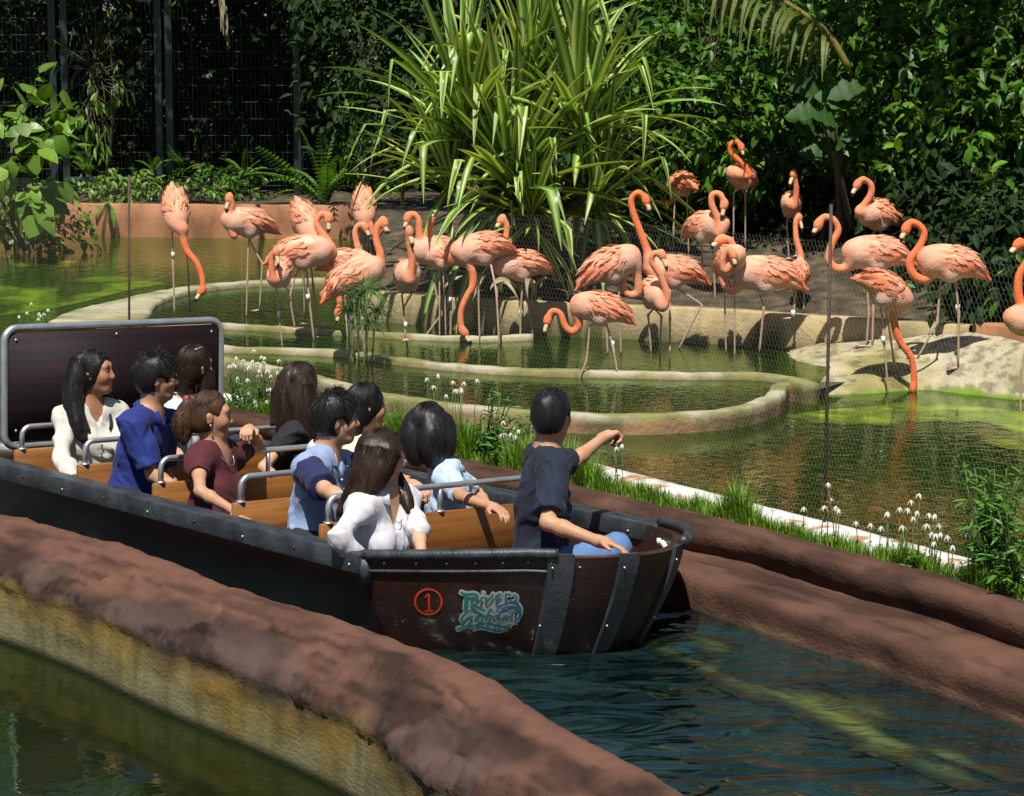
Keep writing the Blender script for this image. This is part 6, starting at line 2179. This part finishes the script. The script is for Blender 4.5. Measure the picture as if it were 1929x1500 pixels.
herb('tall leafy herb with narrow green leaves at the right edge above the grass', (1875, 880), 62, 1862, .25, 26, .085, 91)
herb('second leafy herb at the right edge, lower and in front of the tall one', (1905, 960), 40, 1915, .45, 14, .08, 92)
herb('feathery herb behind the seated woman with the black bob', (930, 740), 50, 925, .3, 18, .07, 93)
herb('bushy herb just left of the pointing guide', (965, 790), 40, 960, .45, 14, .07, 94)
herb('green herb rising between the boat and the kerb behind the long-haired woman in black', (500, 700), 60, 500, .4, 20, .06, 95)
herb('low weedy herb among the white flowers right of the back board', (455, 705), 50, 455, .35, 18, .05, 97)
herb('low weedy herb behind the woman in the pale yellow top', (740, 760), 50, 740, .35, 14, .05, 98)
herb('wispy herb between the black bob and the guide', (900, 790), 40, 900, .5, 14, .05, 99)
herb('small dark herb growing by the kerb below the thin pole', (1725, 1040), 16, 1722, .6, 12, .07, 96)

# ---- thin poles and the wire net along the kerb
def pole(label, bx, by, tx, ty):
    p = WZ(bx, by, .34)
    t = WY(tx, ty, p[1])
    mb = MB()
    mb.tube([p - [0, 0, .1], t], .0085, 8)
    mb.build('net_pole', mPole, None, origin=p, label=label, cat='pole')
    return p, t
pr, tr_ = pole('thin rusty pole standing in the kerb at the right of the guide', 1553, 984, 1566, 385)
pl, tl_ = pole('thin dark pole rising behind the back board of the boat', 243, 704, 243, 330)
kd = sweep(kerb, [(.04, .34)])[:, 0]
cum = np.concatenate([[0], np.cumsum(np.linalg.norm(np.diff(kd[:, :2], axis=0), axis=1))])
pxk = project(kd)[0]
i0, i1 = np.argmin(np.abs(pxk + 60)), np.argmin(np.abs(pxk - 2060))
A0, A1 = cum[i0], cum[i1]
cell = .017
W_ = cell * math.sqrt(3)
nx, ny = int((A1 - A0) / W_), int(1.36 / (cell * 1.5))
segs = []
for j in range(ny):
    for i in range(nx):
        x = A0 + (i + .5 * (j % 2)) * W_
        z = .36 + j * cell * 1.5
        c6 = [(x + cell * math.sin(a), z + cell * math.cos(a)) for a in (0, math.pi / 3, 2 * math.pi / 3, math.pi)]
        segs += [(c6[0], c6[1]), (c6[1], c6[2]), (c6[2], c6[3])]
sg_ = np.array(segs)
Xs = np.stack([np.interp(sg_[..., 0], cum, kd[:, 0]), np.interp(sg_[..., 0], cum, kd[:, 1]), sg_[..., 1]], -1)
Xs[..., 1] += fbm(Xs.reshape(-1, 3), 1.2, 2, 99).reshape(Xs.shape[:2]) * .02
d = Xs[:, 1] - Xs[:, 0]
up = np.cross(d, [0.3, 1.0, 0])
up /= np.maximum(np.linalg.norm(up, axis=1), 1e-9)[:, None]
w = .00026
V = np.stack([Xs[:, 0] - up * w, Xs[:, 0] + up * w, Xs[:, 1] + up * w, Xs[:, 1] - up * w], 1).reshape(-1, 3)
V2 = V + np.array([.15, .5, 0]) * .0006
q = np.arange(len(V)).reshape(-1, 4)
put('wire_net', new_mesh('wire_net', V, q, mWire, False), label='fine hexagonal wire net strung between the thin poles above the kerb', cat='net')

# ---- sunlit streak painted into the channel water colour, and algae mats on the ponds
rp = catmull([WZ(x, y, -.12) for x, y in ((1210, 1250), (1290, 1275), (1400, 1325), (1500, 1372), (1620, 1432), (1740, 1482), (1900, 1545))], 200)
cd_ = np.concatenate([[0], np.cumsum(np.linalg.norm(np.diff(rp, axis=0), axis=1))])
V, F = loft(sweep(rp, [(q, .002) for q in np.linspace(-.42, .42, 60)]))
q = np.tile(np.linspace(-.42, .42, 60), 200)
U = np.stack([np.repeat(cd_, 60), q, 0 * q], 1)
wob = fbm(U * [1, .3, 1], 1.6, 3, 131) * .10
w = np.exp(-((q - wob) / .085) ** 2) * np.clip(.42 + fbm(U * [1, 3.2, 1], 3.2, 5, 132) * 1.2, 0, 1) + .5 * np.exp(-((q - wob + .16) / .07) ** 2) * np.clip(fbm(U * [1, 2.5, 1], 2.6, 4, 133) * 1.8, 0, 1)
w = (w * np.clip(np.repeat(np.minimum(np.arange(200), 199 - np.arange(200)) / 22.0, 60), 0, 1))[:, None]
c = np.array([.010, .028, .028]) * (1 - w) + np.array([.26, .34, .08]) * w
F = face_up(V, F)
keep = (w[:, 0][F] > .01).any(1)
put('painted_sun_streak', new_mesh('painted_sun_streak', V, F[keep], water_mat('painted sun streak water', (.55, .62, .36), (.01, .02, .02), (.01, .02, .02), 2.8, 1.3, .34, .06, (1, 1.5, 1), 2.0, attr=True, gtint=(.8, .95, .95)), True, c), kind='stuff')
mAlg = water_mat('algae water', (.4, .5, .18), (.02, .03, .01), (.02, .03, .01), 11, .03, .86, .02, attr=True)
def algae(pts0, pts1, z, thr, seed, nu=90, nv=40):
    a = catmull([WZ(x, y, z) for x, y in pts0], nu)
    b = catmull([WZ(x, y, z) for x, y in pts1], nu)
    V, F = loft(np.stack([a * (1 - t) + b * t for t in np.linspace(0, 1, nv)], 1))
    V = V.copy()
    t = np.tile(np.linspace(0, 1, nv), nu)
    e = np.minimum(1, np.minimum(np.repeat(np.linspace(0, 1, nu), nv), 1 - np.repeat(np.linspace(0, 1, nu), nv)) * 8)
    f_ = fbm(V * [1, .6, 1], 2.6, 5, seed) + .9 * (.62 - t) * 1.2 - (1 - e) * .8
    F = face_up(V, F)
    q = np.clip((f_ - thr) * 1.5, 0, 1)[:, None]
    g = np.clip(.5 + fbm(V, 6, 4, seed + 2), 0, 1)[:, None]
    bright = np.array([.10, .17, .008]) * (1 - g) + np.array([.24, .36, .02]) * g
    c = np.array([.022, .040, .006]) * (1 - q) + bright * q
    keep = (f_[F] > thr).any(1)
    put('algae_mat', new_mesh('algae_mat', V, F[keep], mAlg, True, c), kind='stuff')
algae([(1455, 786), (1560, 772), (1640, 766), (1720, 755), (1800, 762), (1929, 776), (2060, 790)], [(1455, 810), (1560, 812), (1640, 815), (1720, 822), (1800, 830), (1929, 850), (2060, 870)], .302, -.05, 111)
algae([(-80, 600), (40, 590), (130, 575), (230, 550), (330, 530)], [(-80, 470), (40, 480), (130, 490), (230, 495), (330, 500)], .487, .05, 121)
